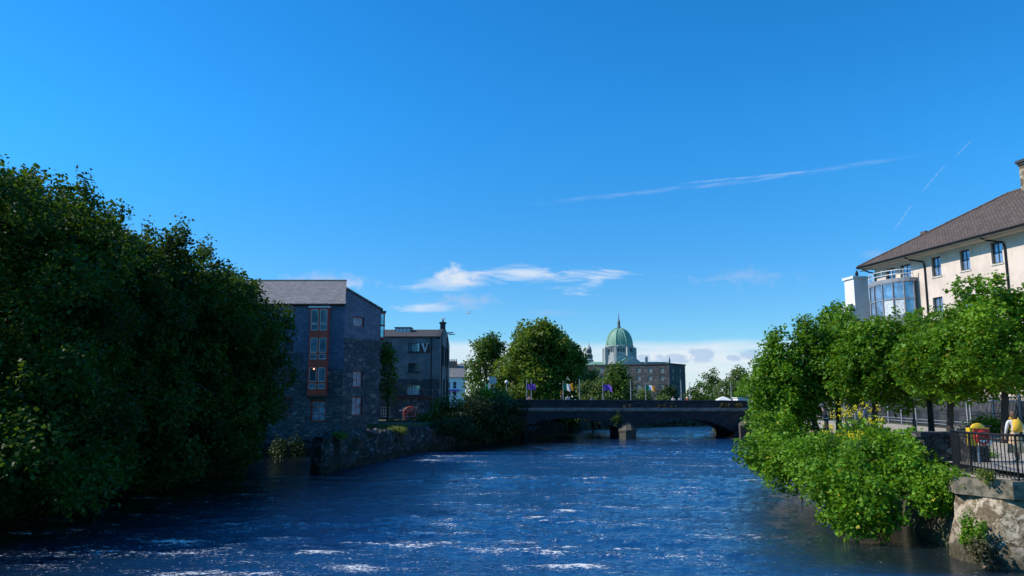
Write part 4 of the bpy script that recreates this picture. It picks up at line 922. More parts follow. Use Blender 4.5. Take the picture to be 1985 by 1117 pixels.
# ---- stone warehouse and cathedral
t = thing('stone_warehouse', 'long grey stone warehouse beyond the bridge below the domed cathedral', 'building', (28, 172, 3))
qa, qb, qc = W(1140, 740, 178), W(1298, 740, 168), W(1329, 740, 176)
for (A, B_, wins) in ((qa, qb, [(cx, ry, 8) for cx in (1165, 1190, 1213, 1238, 1260, 1283) for ry in (718, 733, 750, 766)]), (qb, qc, [(cx, ry, 4) for cx in (1306, 1320) for ry in (719, 733, 750, 766)])):
    P = Plane(A.xy, B_.xy); zt = P.sz((1225 if A is qa else 1312), (708 if A is qa else 711))[1]
    hs_ = [P.rect(cx - w_ / 2, ry - 4.6, cx + w_ / 2, ry + 4.6) for cx, ry, w_ in wins]
    if A is qa: zw = zt
    b = MB(); wall_holes(b, P, 0, P.L, 2, zw, hs_); b.build('wall', M['warehouse'], t)
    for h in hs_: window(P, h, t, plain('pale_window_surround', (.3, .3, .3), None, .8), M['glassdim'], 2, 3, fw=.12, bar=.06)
b = MB(); far = [Vector((qc.x - 6, 215, 0)), Vector((qa.x - 6, 215, 0))]
b.prism([(qa.x, qa.y - .1), (qb.x, qb.y - .2), (qc.x + .2, qc.y), (far[0].x, 215), (far[1].x, 215)], zw, zw + .3); b.build('parapet', M['bridgetrim'], t)
b = MB(); b.face([(qc.x, qc.y, 2), (far[0].x, 215, 2), (far[0].x, 215, zw), (qc.x, qc.y, zw)]); b.build('rear_wall', M['warehouse'], t)

YC = 420.0; PXM = 1486 / YC
cc_ = W(1201, 700, YC); cxm = cc_.x
def zc(py): return W(1201, py, YC).z
t = thing('cathedral', 'grey stone cathedral with a large green copper dome and lantern spire', 'cathedral', (cxm, YC, 3))
dr = 26.5 / PXM; b = MB(); n8 = 8; prof = []
zb0, zt0 = zc(671), zc(636.5)
for k in range(13):
    a = k / 12 * math.pi / 2; prof.append((dr * math.cos(a) ** .92 if k < 12 else .6, zb0 + (zt0 - zb0) * math.sin(a)))
b = MB(); rows_ = []
for r_, z in prof:
    rw = []
    for j in range(8 * 8 + 1):
        th = math.pi / 8 + 2 * math.pi * j / 64; sect = ((th - math.pi / 8) % (math.pi / 4)) - math.pi / 8
        rad = r_ * math.cos(math.pi / 8) / math.cos(sect) * (.0 + 1.0) * .55 + r_ * .45
        rad *= 1 + .006 * (-1) ** j; rw.append((cxm + rad * math.cos(th), YC + rad * math.sin(th), z))
    rows_.append(rw)
b.grid(rows_); dome = b.build('dome', M['copper'], t)
b = MB()
for j in range(8):
    th = math.pi / 8 + j * math.pi / 4; b.tube([(cxm + r_ * 1.0 * math.cos(th), YC + r_ * 1.0 * math.sin(th), z) for r_, z in prof], .28, 5)
b.build('dome_ribs', M['copper'], dome)
b = MB(); b.lathe((cxm, YC, zb0 - .9), [(dr * 1.02, 0), (dr * 1.06, .3), (dr * 1.06, .9), (dr, 1.0)], 16, math.pi / 16); b.build('dome_cornice', M['ashlar'], dome)
b = MB(); z1_ = zc(674); z2_ = zc(690); z3 = zc(708)
b.lathe((cxm, YC, 0), [(31.5 / PXM, z3 - 3), (31 / PXM, z3), (29.5 / PXM, z2_), (28 / PXM, z2_ + .2), (27 / PXM, z1_)], 8, math.pi / 8); drum = b.build('drum', M['ashlar'], t)
b = MB()
for j in range(8):
    th0 = j * math.pi / 4; ap = 27.4 / PXM * math.cos(math.pi / 8); ux, uy = -math.sin(th0), math.cos(th0)
    for k in (-1, 0, 1):
        b.box((cxm + (ap + .12) * math.cos(th0) + ux * k * 1.35, YC + (ap + .12) * math.sin(th0) + uy * k * 1.35, zc(680)), (.3, .62, 2.0), th0)
b.build('drum_windows', M['darkframe'], drum)
b = MB()
for j in range(8):
    th0 = math.pi / 8 + j * math.pi / 4; b.box((cxm + 30 / PXM * math.cos(th0), YC + 30 / PXM * math.sin(th0), zc(691)), (2.0, 1.5, (z1_ - z3) * .9), th0); b.box((cxm + 30 / PXM * math.cos(th0), YC + 30 / PXM * math.sin(th0), zc(676)), (1.4, 1.1, .8), th0)
b.build('buttresses', M['ashlar'], drum)
b = MB(); b.lathe((cxm, YC, 0), [(1.2, zt0 - .5), (1.05, zt0 + .8), (.8, zt0 + 1.2), (.75, zc(626)), (.95, zc(625.5)), (.7, zc(624)), (.3, zc(619)), (.16, zc(614)), (.1, zc(611)), (.05, zc(608))], 10); b.box((cxm, YC, zc(611)), (1.0, .16, .16)); b.build('lantern', M['lead'], t)
# nave roofs, gables, small tower
b = MB(); zr_, ze_ = zc(702), zc(713)
def cx_(px): return W(px, 700, YC).x
b.extrude([(cx_(1115), YC - 9, ze_), (cx_(1115), YC - 2, zr_), (cx_(1115), YC + 9, ze_)], (cx_(1172) - cx_(1115), 0, 0)); b.extrude([(cx_(1235), YC - 9, ze_), (cx_(1235), YC - 2, zr_ + .0), (cx_(1235), YC + 9, ze_)], (cx_(1294) - cx_(1235), 0, 0))
b.extrude([(cx_(1177), YC - 20, ze_), (cx_(1205), YC - 20, zc(697)), (cx_(1237), YC - 20, ze_)], (0, 14, 0)); b.build('nave_roof', M['copper'], t)
b = MB(); b.box(((cx_(1115) + cx_(1294)) / 2, YC, ze_ / 2), (cx_(1294) - cx_(1115), 17, ze_)); b.extrude([(cx_(1190), YC - 22, ze_ - 4), (cx_(1238), YC - 22, ze_ - 4), (cx_(1238), YC - 22, ze_), (cx_(1217), YC - 22, zc(695.5)), (cx_(1190), YC - 22, ze_ + .5)], (0, 1.6, 0))
b.box((cx_(1246), YC - 11, zc(703)), (1.4, 1.4, 4.6)); b.lathe((cx_(1246), YC - 11, zc(703) + 2.3), [(.8, 0), (.5, .4), (.1, .9)], 8); b.box((cx_(1291), YC - 9, zc(706)), (.9, .9, 4)); b.lathe((cx_(1291), YC - 9, zc(706) + 2), [(.5, 0), (.1, 1.8)], 6)
b.build('nave_walls', M['ashlar'], t)
tw = MB(); xt = cx_(1142); ty = YC + 22; s_ = (YC + 22) / YC
def zz2(py): return W(1142, py, ty).z
xt = W(1142, 700, ty).x; k_ = ty / 1486
tw.lathe((xt, ty, 0), [(8 * k_, 0), (9 * k_, zz2(702)), (9 * k_, zz2(698)), (6.8 * k_, zz2(697)), (6.6 * k_, zz2(687)), (5 * k_, zz2(686)), (4.8 * k_, zz2(677)), (5.2 * k_, zz2(676)), (4.0 * k_, zz2(673.5)), (1.5 * k_, zz2(670)), (.5 * k_, zz2(667)), (.2 * k_, zz2(662))], 8, math.pi / 8)
tw = tw.build('side_tower', M['ashlar'], t)
b = MB()
for j in range(8):
    a = j * math.pi / 4; b.box((xt + 4.75 * k_ * math.cos(a), ty + 4.75 * k_ * math.sin(a), zz2(681.5)), (.3, .9, 2.1), a); b.box((xt + 6.6 * k_ * math.cos(a), ty + 6.6 * k_ * math.sin(a), zz2(692)), (.3, .9, 1.8), a)
b.build('tower_openings', M['darkframe'], tw)

# ---- cream building on the right
YE = 58.0
E1 = W(1985, 435, YE); E2 = Gz(1662, 520, E1.z); ze = E1.z
du = Vector((E1.x - E2.x, E1.y - E2.y, 0)).normalized()          # walking left to right in the picture = towards the camera
nn_ = Vector((du.y, -du.x, 0))                                    # outward, to the river
if nn_.x > 0: nn_ = -nn_
OV = 1.15
corner = E2 + du * OV - nn_ * OV
end = corner + du * 46
pf = Plane(corner.xy, end.xy)
t = thing('cream_building', 'large cream rendered building with brown tiled hip roof above the right trees', 'building', (corner.x + 5, corner.y - 10, 2.5))
ws = [(1717, 519, 1736, 548), (1745, 511, 1766, 545), (1806, 499, 1824, 538), (1861, 485, 1880, 526), (1921, 467, 1943, 512), (1809, 574, 1828, 610), (1863, 561, 1884, 590), (1922, 548, 1945, 592), (1809, 650, 1828, 690), (1863, 650, 1884, 700)]
def pfrect(q):
    s0, _ = pf.sz(q[0], (q[1] + q[3]) / 2); s1, _ = pf.sz(q[2], (q[1] + q[3]) / 2); mx_ = (q[0] + q[2]) / 2
    return (s0, pf.sz(mx_, q[3] - 2)[1], s1, pf.sz(mx_, q[1] + 2)[1])
cw = [pfrect(q) for q in ws]
zu0 = min(r_[1] for r_ in cw[2:5]); zu1 = max(r_[3] for r_ in cw[2:5]); zl0 = cw[5][3] - (zu1 - zu0); zl1 = cw[5][3]
cw = [(r_[0], zu0, r_[2], zu1) for r_ in cw[:5]] + [(r_[0], zl0, r_[2], zl1) for r_ in cw[5:8]] + [(r_[0], zl0 - 3.4, r_[2], zl1 - 3.4) for r_ in cw[5:8]]
sp_ = cw[4][0] - cw[3][0]
for k in range(1, 6): cw.append((cw[4][0] + sp_ * k, zu0, cw[4][2] + sp_ * k, zu1)); cw.append((cw[4][0] + sp_ * k, zl0, cw[4][2] + sp_ * k, zl1))
zw_ = ze - .12
b = MB(); wall_holes(b, pf, 0, pf.L, 2.3, zw_, cw, rev=.28); b.build('river_wall', M['cream'], t)
for i, r_ in enumerate(cw):
    window(pf, r_, t, M['darkframe'], M['glassclear'], 2, 2, fw=.11, rev=.28, bar=.09, sill=M['soffit'], rowsplit=(.52,))
pe = Plane((corner - nn_ * 15).xy, corner.xy)
b = MB(); b.face([pe.at(0, 2.3), pe.at(pe.L, 2.3), pe.at(pe.L, zw_), pe.at(0, zw_)]); b.face([(corner - nn_ * 15) + du * 46 * k + Vector((0, 0, z - ze)) for k, z in ((0, 2.3), (1, 2.3), (1, zw_), (0, zw_))]); b.face([pf.at(46, 2.3), pf.at(46, 2.3) - nn_ * 15, pf.at(46, zw_) - nn_ * 15, pf.at(46, zw_)]); b.build('end_wall', M['cream'], t)
# roof: hip
rw_ = 15 + 2 * OV; rise = 5.6
c0 = E2.copy(); c1 = E2 + du * 50; c2 = c1 - nn_ * rw_; c3 = c0 - nn_ * rw_
for p in (c0, c1, c2, c3): p.z = ze
rd0 = c0 + du * (rw_ * .62) - nn_ * rw_ / 2; rd1 = c1 - du * 8 - nn_ * rw_ / 2; rd0.z = rd1.z = ze + rise
b = MB(); up_ = Vector((0, 0, .1)); b.face([c0 + up_, c1 + up_, rd1, rd0]); b.face([c1 + up_, c2 + up_, rd1]); b.face([c2 + up_, c3 + up_, rd0, rd1]); b.face([c3 + up_, c0 + up_, rd0]); b.build('roof', M['browntile'], t)
b = MB(); b.tube([c0 + up_, rd0, rd1], .13, 6); b.tube([c3 + up_, rd0], .13, 6); b.build('ridge_tiles', M['browntile'], t)
b = MB(); dz = Vector((0, 0, -.16)); b.face([c0 + dz, c1 + dz, c2 + dz, c3 + dz][::-1]); b.face([c0 + dz, c1 + dz, c1 + up_, c0 + up_]); b.face([c3 + dz, c0 + dz, c0 + up_, c3 + up_]); b.face([c0 + dz * 2.4 - nn_ * .05, c1 + dz * 2.4 - nn_ * .05, c1 + dz * 2.4 - nn_ * .5, c0 + dz * 2.4 - nn_ * .5]); b.build('soffit', M['soffit'], t)
b = MB(); b.tube([c0 + nn_ * .08 + Vector((0, 0, .0)), c1 + nn_ * .08], .11, 8); b.tube([c3 - du * .08, c0 - du * .08], .11, 8); b.build('gutter', M['blackmetal'], t)
for px_ in (1697, 1797, 1957):
    s_ = pf.sz(px_, 560)[0]; q0 = pf.at(s_ - 1.4, ze - .15, OV - .1); q1 = pf.at(s_ - .9, ze - .45, OV - .3); q2 = pf.at(s_ - .1, ze - .75, .15); q3 = pf.at(s_, ze - 1.1, .1); q4 = pf.at(s_, 2.5, .1)
    if px_ == 1697: q0, q1 = pf.at(-.6, ze - .15, OV - .1), pf.at(-.4, ze - .45, .7); q2, q3, q4 = pf.at(.1, ze - .75, .15), pf.at(.15, ze - 1.1, .1), pf.at(.15, 2.5, .1)
    MB().tube([q0, q1, q2, q3, q4], .075, 8).build('downpipe', M['blackmetal'], t)
# chimney at frame edge, small vents
cpos = rd0.lerp(rd1, .0); rr_ = ray(1981, 370); 
sC = None
for k in np.linspace(0, 1, 400):
    p = rd0.lerp(rd1, k); v_ = p - Vector((0, 0, CAMZ)); 
    pxx = CX + FPX * v_.x / (v_.y * CP + v_.z * SP)
    if pxx > 2003: sC = p; break
sC = sC or rd1
b = MB(); ang = math.atan2(du.y, du.x); b.box((sC.x, sC.y, sC.z + .6), (1.5, 1.2, 3.4), ang); ch = b.build('chimney', M['quay'], t)
b = MB(); b.box((sC.x, sC.y, sC.z + 2.35), (1.9, 1.6, .25), ang); b.box((sC.x, sC.y, sC.z + 2.1), (1.7, 1.4, .2), ang); b.build('chimney_cap', M['bridgetrim'], ch)
p = c0.lerp(rd0, .42) - nn_ * .3; b = MB(); b.box((p.x + .6, p.y, p.z + .35), (.7, .5, .8), ang); b.build('roof_vent', M['browntile'], t)
# curved glazed bay
sb0, sb1 = pf.sz(1684, 570)[0], pf.sz(1768, 560)[0]
sm = pf.sz(1735, 570)[0]; zb1 = pf.at(0, 0).z; 
bw = 4.6; bz1 = None
bs0 = .3
def bayp(u, off=0.0):      # u 0..1 along the bow, plan points
    a = math.pi * (u - .5) * .92; R_ = 2.9 + off
    return pf.at(bs0 + 2.9 + 2.9 * math.sin(a) / 1.0 * (1 + off / 2.9), 0, .25 + 1.9 * math.cos(a) * (1 + off / 2.9))
mid = bayp(.5); 
def zpix(p, py):           # height of a picture row at plan point p
    r = ray(CX + FPX * p.x / p.y, py); r = ray(1735, py); return CAMZ + r.z * (p.y / r.y)
zT1, zT0 = zpix(mid, 552), zpix(mid, 616)
segs = 7
b = MB(); b2 = []
ring_o = [bayp(k / 14) for k in range(15)]; ring_w = [pf.at(bs0 + 2.9 + 2.9 * math.sin(-math.pi * .46), 0), pf.at(bs0 + 2.9 + 2.9 * math.sin(math.pi * .46), 0)]
def slab(b, z0, z1, off):
    pts = [bayp(k / 14, off) for k in range(15)]; poly = [(ring_w[0].x, ring_w[0].y)] + [(p.x, p.y) for p in pts] + [(ring_w[1].x, ring_w[1].y)]; b.prism(poly, z0, z1)
bayo = MB(); slab(bayo, zT1, zT1 + .35, .12); slab(bayo, zT0 - .6, zT0, .05); slab(bayo, 2.4, zT0 - .6, -.03)
bayo = bayo.build('glazed_bay', M['greyframe'], t)
zmid = zT0 + (zT1 - zT0) * .5
b = MB()
for k in range(segs + 1):
    p = bayp(k / segs, .03); b.box((p.x, p.y, (zT0 + zT1) / 2), (.13, .13, zT1 - zT0))
for zz in (zT0 + .06, zmid, zT1 - .06):
    b.tube([bayp(k / segs, .03) + Vector((0, 0, zz)) for k in range(segs + 1)], .07, 4)
b.build('mullions', M['greyframe'], bayo)
for k in range(segs):
    for za, zb2, mt in ((zT0, zmid, M['blind'] if k in (4, 5) else M['glassclear']), (zmid, zT1, M['glassclear'])):
        p, q = bayp(k / segs), bayp((k + 1) / segs); MB().extrude([(p.x, p.y, za + .05), (q.x, q.y, za + .05), (q.x, q.y, zb2 - .05), (p.x, p.y, zb2 - .05)], (pf.n * -.03)).build('pane', mt, bayo)
b = MB()
for zz in (zT1 + .75, zT1 + 1.15): b.tube([bayp(k / 14, .05) + Vector((0, 0, zz)) for k in range(15)], .045, 6)
for k in range(0, 15, 2): p = bayp(k / 14, .05); b.tube([p + Vector((0, 0, zT1 + .3)), p + Vector((0, 0, zT1 + 1.15))], .03, 5)
b.build('balcony_rail', M['whitetrim'], t)
# white square chimney tower left of the bay
pw = corner + nn_ * .2 - du * 1.6; Yt = pw.y + 1.5
xw0, xw1 = W(1646, 560, Yt).x, W(1684, 560, Yt).x; zwt = W(1664, 541, Yt).z
b = MB(); b.box(((xw0 + xw1) / 2, Yt + .6, zwt / 2 + 1.2), (xw1 - xw0 - .45, 1.7, zwt - 2.4), .157); wt_ = b.build('white_chimney', M['white'], t)
b = MB(); b.box(((xw0 + xw1) / 2, Yt + .6, zwt + .13), (xw1 - xw0 - .15, 2.0, .26), .157); b.build('chimney_coping', M['white'], wt_)
b = MB(); b.lathe(((xw0 + xw1) / 2 + .1, Yt + .5, zwt + .26), [(.22, 0), (.14, .2), (.2, .35), (.05, .75)], 8); b.build('chimney_pot', M['blackmetal'], wt_)
b = MB(); b.box((xw0 + .1, Yt + .5, W(1650, 592, Yt).z / 2 + 1.2), (1.0, 1.6, W(1650, 592, Yt).z - 2.4), .157); b.box((xw1 + .6, Yt + .7, W(1690, 580, Yt).z / 2 + 1.2), (1.2, 1.6, W(1690, 580, Yt).z - 2.4), .157); b.build('side_pier', M['white'], t)

# ---- fence, path, platform at right
def fxy(Y_): return 23.1 + .14 * Y_
t = thing('railing_fence', 'tall dark bar fence with pale galvanised posts under the right trees', 'fence', (fxy(55), 55, 2.5))
b = MB(); Yv = 37.0
while Yv < 80: b.box((fxy(Yv), Yv, 3.6), (.035, .035, 2.15), .1); Yv += .17
b.build('bars', M['lamppost'], t)
b = MB()
for z in (2.72, 2.95, 4.42, 4.62): b.tube([(fxy(37) - .04, 37, z), (fxy(80) - .04, 80, z)], .028, 5)
b.build('rails', M['galv'], t)
Yv = 38.0; k = 0
while Yv < 80:
    MB().box((fxy(Yv) - .08, Yv, 3.65), (.1, .1, 2.4), .1).build('fence_post', M['galv'], t)
    if k % 3 == 1: MB().box((fxy(Yv + .5) - .08, Yv + .5, 3.65), (.09, .09, 2.4), .1).build('fence_post', M['galv'], t)
    Yv += 3.1; k += 1
b = MB(); pw1 = Plane((fxy(82) + 1.2, 82), (fxy(34) + 1.2, 34)); pw1.boxm(b, 0, pw1.L, 2.2, 4.45, -.1, 0); tag(b.build('board_fence', M['boards']), 'dark vertical timber board fence behind the metal railings', 'fence')
# path sheet and low walls
b = MB(); pp = [(14.3, 21.6), (14.3, 26), (17.8, 40), (24.6, 70), (31.5, 70), (28.5, 40), (27.3, 30), (27, 21.6)]
b.face([(x, y, 2.506) for x, y in pp][::-1]); o = b.build('path', M['path'])
for p_ in o.data.polygons:
    if p_.normal.z < 0: p_.flip()
structure(o)
b = MB(); b.prism([(13.3, 24.0), (12.93, 22.75), (13.72, 21.35), (20, 21.0), (20, 25.6), (13.95, 25.6), (13.6, 24.9)], 1.83, 2.32); slab_ = b.build('concrete_platform', M['concrete']); tag(slab_, 'weathered concrete river platform jutting out beneath the black railing', 'platform')
b = MB(); b.prism([(13.6, 24.2), (13.32, 22.9), (13.95, 21.75), (20, 21.45), (20, 25.4), (14.3, 25.4), (14.0, 24.9)], 2.324, 2.35); b.build('inner_kerb', M['path'], slab_)
# black railing
RL = [Vector((14.16, 24.9, 0)), Vector((13.80, 23.9, 0)), Vector((13.62, 23.0, 0)), Vector((13.72, 22.4, 0)), Vector((14.0, 21.5, 0)), Vector((15.6, 21.25, 0)), Vector((19, 20.9, 0))]
t = thing('river_railing', 'black vertical-bar railing curving round the concrete platform', 'railing', (13.7, 23, 2.5))
ztr, zbr = 3.56, 2.42
b = MB(); b.tube([p + Vector((0, 0, ztr)) for p in RL], .035, 8); b.build('handrail', M['blackmetal'], t)
b = MB(); b.tube([p + Vector((0, 0, zbr)) for p in RL], .016, 6); b.tube([p + Vector((0, 0, ztr - .14)) for p in RL], .014, 6); b.build('rails', M['galv'] if False else M['blackmetal'], t)
b = MB()
for a, c in zip(RL[:-1], RL[1:]):
    n_ = max(1, round((c - a).length / .115))
    for k in range(n_):
        p = a.lerp(c, k / n_); b.tube([p + Vector((0, 0, 2.36)), p + Vector((0, 0, ztr))], .015, 5)
b.build('bars', M['blackmetal'], t)
for i in (0, 2, 4, 5): MB().tube([RL[i] + Vector((0, 0, 2.1 if i == 4 else 2.34)), RL[i] + Vector((0, 0, ztr + .02))], .03, 8).build('post', M['blackmetal'], t)
# stone pillar with life-buoy box
c = W(1901, 870, 25.2); b = MB(); b.box((c.x, 25.6, 3.03), (.66, .6, 1.1)); b.box((c.x, 25.6, 3.64), (.78, .72, .12)); b.box((c.x - .95, 26.1, 3.38), (1.3, .6, .16)); b.box((c.x - .9, 26.1, 2.9), (1.15, .5, .85)); tag(b.build('stone_pillar', M['bankrock']), 'dark stone pillar and low wall behind the yellow life-buoy box', 'pillar')
c = W(1903, 860, 24.7); t = thing('lifebuoy_box', 'yellow life-buoy housing with red front standing behind the black railing', 'life-buoy box', (c.x, 24.75, 2.5))
b = MB(); b.box((c.x, 24.85, 3.36), (.64, .2, .56)); b.lathe((c.x, 24.85, 3.62), [(.24, -.02), (.23, .06), (.15, .14), (.03, .17)], 14, 0, 1, .4); b.build('housing', M['yellow'], t)
b = MB(); b.box((c.x + .05, 24.73, 3.44), (.5, .03, .34)); b.build('front_panel', M['redpaint'], t)
ring = [(c.x + .05 + .19 * math.cos(a), 24.70, 3.33 + .19 * math.sin(a)) for a in np.linspace(0, 2 * math.pi, 20)]
b = MB(); b.tube(ring, .045, 7, False); b.build('lifebuoy', M['redpaint'], t)
b = MB(); b.box((c.x + .1, 24.69, 3.18), (.42, .02, .16)); b.box((c.x + .05, 24.70, 3.54), (.04, .02, .04)); b.build('notice', M['whitetrim'], t)
MB().tube([(c.x, 24.9, 2.45), (c.x, 24.9, 3.1)], .04, 8).build('post', M['galv'], t)

# street lamp in the right trees
c = W(1763, 694, 42); t = thing('street_lamp', 'tall dark lamp post with glass lantern between the right bank trees', 'lamp', (c.x, 42, 2.5))
MB().tube([(c.x, 42, 2.4), (c.x, 42, 3.4), (c.x, 42, 3.45), (c.x, 42, c.z - .3)], [.1, .1, .06, .045], 10).build('post', M['lamppost'], t)
lan = MB(); 
for k in range(4):
    a = math.pi / 4 + k * math.pi / 2; lan.tube([(c.x + .12 * math.cos(a), 42 + .12 * math.sin(a), c.z - .3), (c.x + .3 * math.cos(a), 42 + .3 * math.sin(a), c.z + .28)], .018, 5)
lan.lathe((c.x, 42, c.z + .28), [(.34, 0), (.3, .08), (.1, .26), (.03, .4)], 8); lan.lathe((c.x, 42, c.z - .36), [(.05, 0), (.14, .06)], 8); lan = lan.build('lantern', M['lamppost'], t)
MB().lathe((c.x, 42, c.z - .29), [(.09, 0), (.26, .56)], 4, math.pi / 4).build('lantern_glass', M['glass'], lan)

# ------------------------------------------------------------------ people
def skin(name, verts, edges, radii, mat, parent, root=0, sub=1):
    me = bpy.data.meshes.new(name); me.from_pydata(verts, edges, []); me.materials.append(mat)
    o = bpy.data.objects.new(name, me); COL.objects.link(o)
    sk = o.modifiers.new('skin', 'SKIN'); sk.use_smooth_shade = True; sk.branch_smoothing = .6
    for i, r_ in enumerate(radii): me.skin_vertices[0].data[i].radius = (r_, r_ * .92) if isinstance(r_, float) else r_
    me.skin_vertices[0].data[root].use_root = True
    s = o.modifiers.new('sub', 'SUBSURF'); s.levels = sub; s.render_levels = sub
    if parent is not None: o.parent = parent
    return o
def cloth(name, c1, c2=None): return plain(name, c1, c2, .85, 12)
HAIRB = plain('brown_hair', (.12, .06, .03), None, .6, 20); HAIRD = plain('dark_hair', (.02, .016, .014), None, .6, 20)
def person(loc, rz, h, label, group=None, top=None, bottom=None, hair=HAIRB, skirt=False, longhair=False, pack=None, cap=None, lean=0.0, phone=False, stride=.16, stripe=None):
    s = h / 1.72
    hd = lean
    J = {'pelvis': (0, 0, .94), 'waist': (0, .0, 1.08), 'chest': (0, .02 + hd * .3, 1.30), 'neck': (0, .03 + hd * .6, 1.46), 'jaw': (0, .07 + hd, 1.54), 'head': (0, .06 + hd, 1.62), 'crown': (0, .05 + hd, 1.69), 'nose': (0, .165 + hd, 1.59)}
    for sd, sg in (('L', -1), ('R', 1)):
        J['hip' + sd] = (sg * .09, 0, .90); J['knee' + sd] = (sg * .1, sg * stride * .5 + .04, .50); J['ank' + sd] = (sg * .1, sg * stride - .04, .09); J['toe' + sd] = (sg * .11, sg * stride + .13, .03)
        J['sh' + sd] = (sg * .18, .02 + hd * .45, 1.39)
        if phone: J['el' + sd] = (sg * .25, .05, 1.13); J['wr' + sd] = (sg * .1, .27, 1.14); ha = Vector((0, .09, .03))
        else: J['el' + sd] = (sg * .25, -.02 - sg * .05, 1.12); J['wr' + sd] = (sg * .26, .06 - sg * .08, .88); ha = Vector((0, .03, -.09))
        J['palm' + sd] = tuple(Vector(J['wr' + sd]) + ha * .7)
    names = list(J); idx = {k: i for i, k in enumerate(names)}; V_ = [Vector(J[k]) for k in names]
    E = [('pelvis', 'waist'), ('waist', 'chest'), ('chest', 'neck'), ('neck', 'jaw'), ('jaw', 'head'), ('head', 'crown'), ('head', 'nose')]
    Rr = {'pelvis': .12, 'waist': .105, 'chest': .125, 'neck': .05, 'jaw': .07, 'head': .088, 'crown': .06, 'nose': .014}
    for sd in 'LR':
        E += [('pelvis', 'hip' + sd), ('hip' + sd, 'knee' + sd), ('knee' + sd, 'ank' + sd), ('ank' + sd, 'toe' + sd), ('chest', 'sh' + sd), ('sh' + sd, 'el' + sd), ('el' + sd, 'wr' + sd), ('wr' + sd, 'palm' + sd)]
        Rr.update({'hip' + sd: .085, 'knee' + sd: .055, 'ank' + sd: .038, 'toe' + sd: .03, 'sh' + sd: .058, 'el' + sd: .04, 'wr' + sd: .026, 'palm' + sd: .032})
    ed = [(idx[a], idx[c]) for a, c in E]; rad = [Rr[k] for k in names]
    for sd, sg in (('L', -1), ('R', 1)):
        p = V_[idx['palm' + sd]]; dv = (p - V_[idx['wr' + sd]]).normalized(); sv = dv.cross(Vector((0, 0, 1) if phone else (1, 0, 0))).normalized()
        for f, (off, ln_) in enumerate(((-.028, .062), (-.01, .075), (.01, .07), (.027, .055))):
            a = p + dv * .03 + sv * off; q = a + dv * ln_ * .55; r2 = q + (dv * .6 + Vector((-sg * .6, 0, -.1))) * ln_ * .5
            i0 = len(V_); V_ += [a, q, r2]; rad += [.009, .009, .008]; ed += [(idx['palm' + sd], i0), (i0, i0 + 1), (i0 + 1, i0 + 2)]
        a = p + sv * -.035 - dv * .01; i0 = len(V_); V_ += [a, a + dv * .045 + sv * -.018]; rad += [.011, .009]; ed += [(idx['palm' + sd], i0), (i0, i0 + 1)]
    Rm = Matrix.Rotation(rz, 3, 'Z')
    def tr_(v): q = Rm @ (Vector(v) * s); return (q.x, q.y, q.z)
    body = skin('person', [tr_(v) for v in V_], ed, [float(r_ * s) for r_ in rad], M['skin'], None); body.location = loc
    tag(body, label, 'person', group)
    def garment(name, keys, edges, rr, mat, sub=1):
        ii = {k: i for i, k in enumerate(keys)}; return skin(name, [tr_(J[k]) for k in keys], [(ii[a], ii[c]) for a, c in edges], [float(x * s) for x in rr], mat, body, 0, sub)
    top = top or cloth('white_shirt', (.75, .75, .75)); bottom = bottom or cloth('dark_trousers', (.03, .035, .05))
    garment('jacket', ['waist', 'chest', 'neck', 'shL', 'elL', 'wrL', 'shR', 'elR', 'wrR', 'pelvis'], [('waist', 'chest'), ('chest', 'neck'), ('chest', 'shL'), ('shL', 'elL'), ('elL', 'wrL'), ('chest', 'shR'), ('shR', 'elR'), ('elR', 'wrR'), ('waist', 'pelvis')], [.13, .145, .062, .072, .055, .036, .072, .055, .036, .135], top)
    def loc_mb(): return MB()
    if skirt:
        b = MB(); pr = [(.13, 1.02), (.17, .92), (.22, .6), (.27, .32), (.255, .31), (.1, 1.0)]; n_ = 28; rws = []
        for r_, z in pr: rws.append([tr_((r_ * (1 + .07 * math.sin(j * 2 * math.pi / n_ * 7) * (1.0 - z)) * math.cos(2 * math.pi * j / n_), .02 + r_ * .8 * math.sin(2 * math.pi * j / n_), z)) for j in range(n_ + 1)])
        b.grid(rws); o = _build(b, 'skirt', bottom, None, True); o.parent = body
    else:
        garment('trousers', ['pelvis', 'hipL', 'kneeL', 'ankL', 'hipR', 'kneeR', 'ankR', 'waist'], [('pelvis', 'hipL'), ('hipL', 'kneeL'), ('kneeL', 'ankL'), ('pelvis', 'hipR'), ('hipR', 'kneeR'), ('kneeR', 'ankR'), ('pelvis', 'waist')], [.13, .1, .072, .055, .1, .072, .055, .11], bottom)
    hc = Vector(J['head']); b = MB(); rws = []
    for j in range(9):
        ph_ = math.pi * .02 + j / 8 * math.pi * (.60 if not longhair else .66); rws.append([])
        for k in range(15):
            th = math.pi * (.06 + .88 * 0) + 0; th = math.pi * (-.15) + (math.pi * 1.30) * k / 14
            q = Vector((math.cos(th + math.pi) * math.sin(ph_) * .098, math.sin(th + math.pi) * math.sin(ph_) * .112, math.cos(ph_) * .112 + .015)); 
            if longhair and j > 5: q.z -= (j - 5) * .055
            rws[-1].append(tr_(hc + q))
    b.grid(rws); o = _build(b, 'hair', hair, None, True); o.parent = body
    if cap:
        b = MB(); rws = []
        for j in range(6):
            ph_ = j / 5 * math.pi * .5; rws.append([tr_(hc + Vector((math.cos(2 * math.pi * k / 16) * math.sin(ph_) * .11, math.sin(2 * math.pi * k / 16) * math.sin(ph_) * .125, math.cos(ph_) * .11 + .03))) for k in range(17)])
        b.grid(rws); b.extrude([tr_(hc + Vector(v)) for v in ((-.08, .09, .035), (.08, .09, .035), (.06, .2, .02), (-.06, .2, .02))], (0, 0, -.012)); o = _build(b, 'cap', cap, None, True); o.parent = body
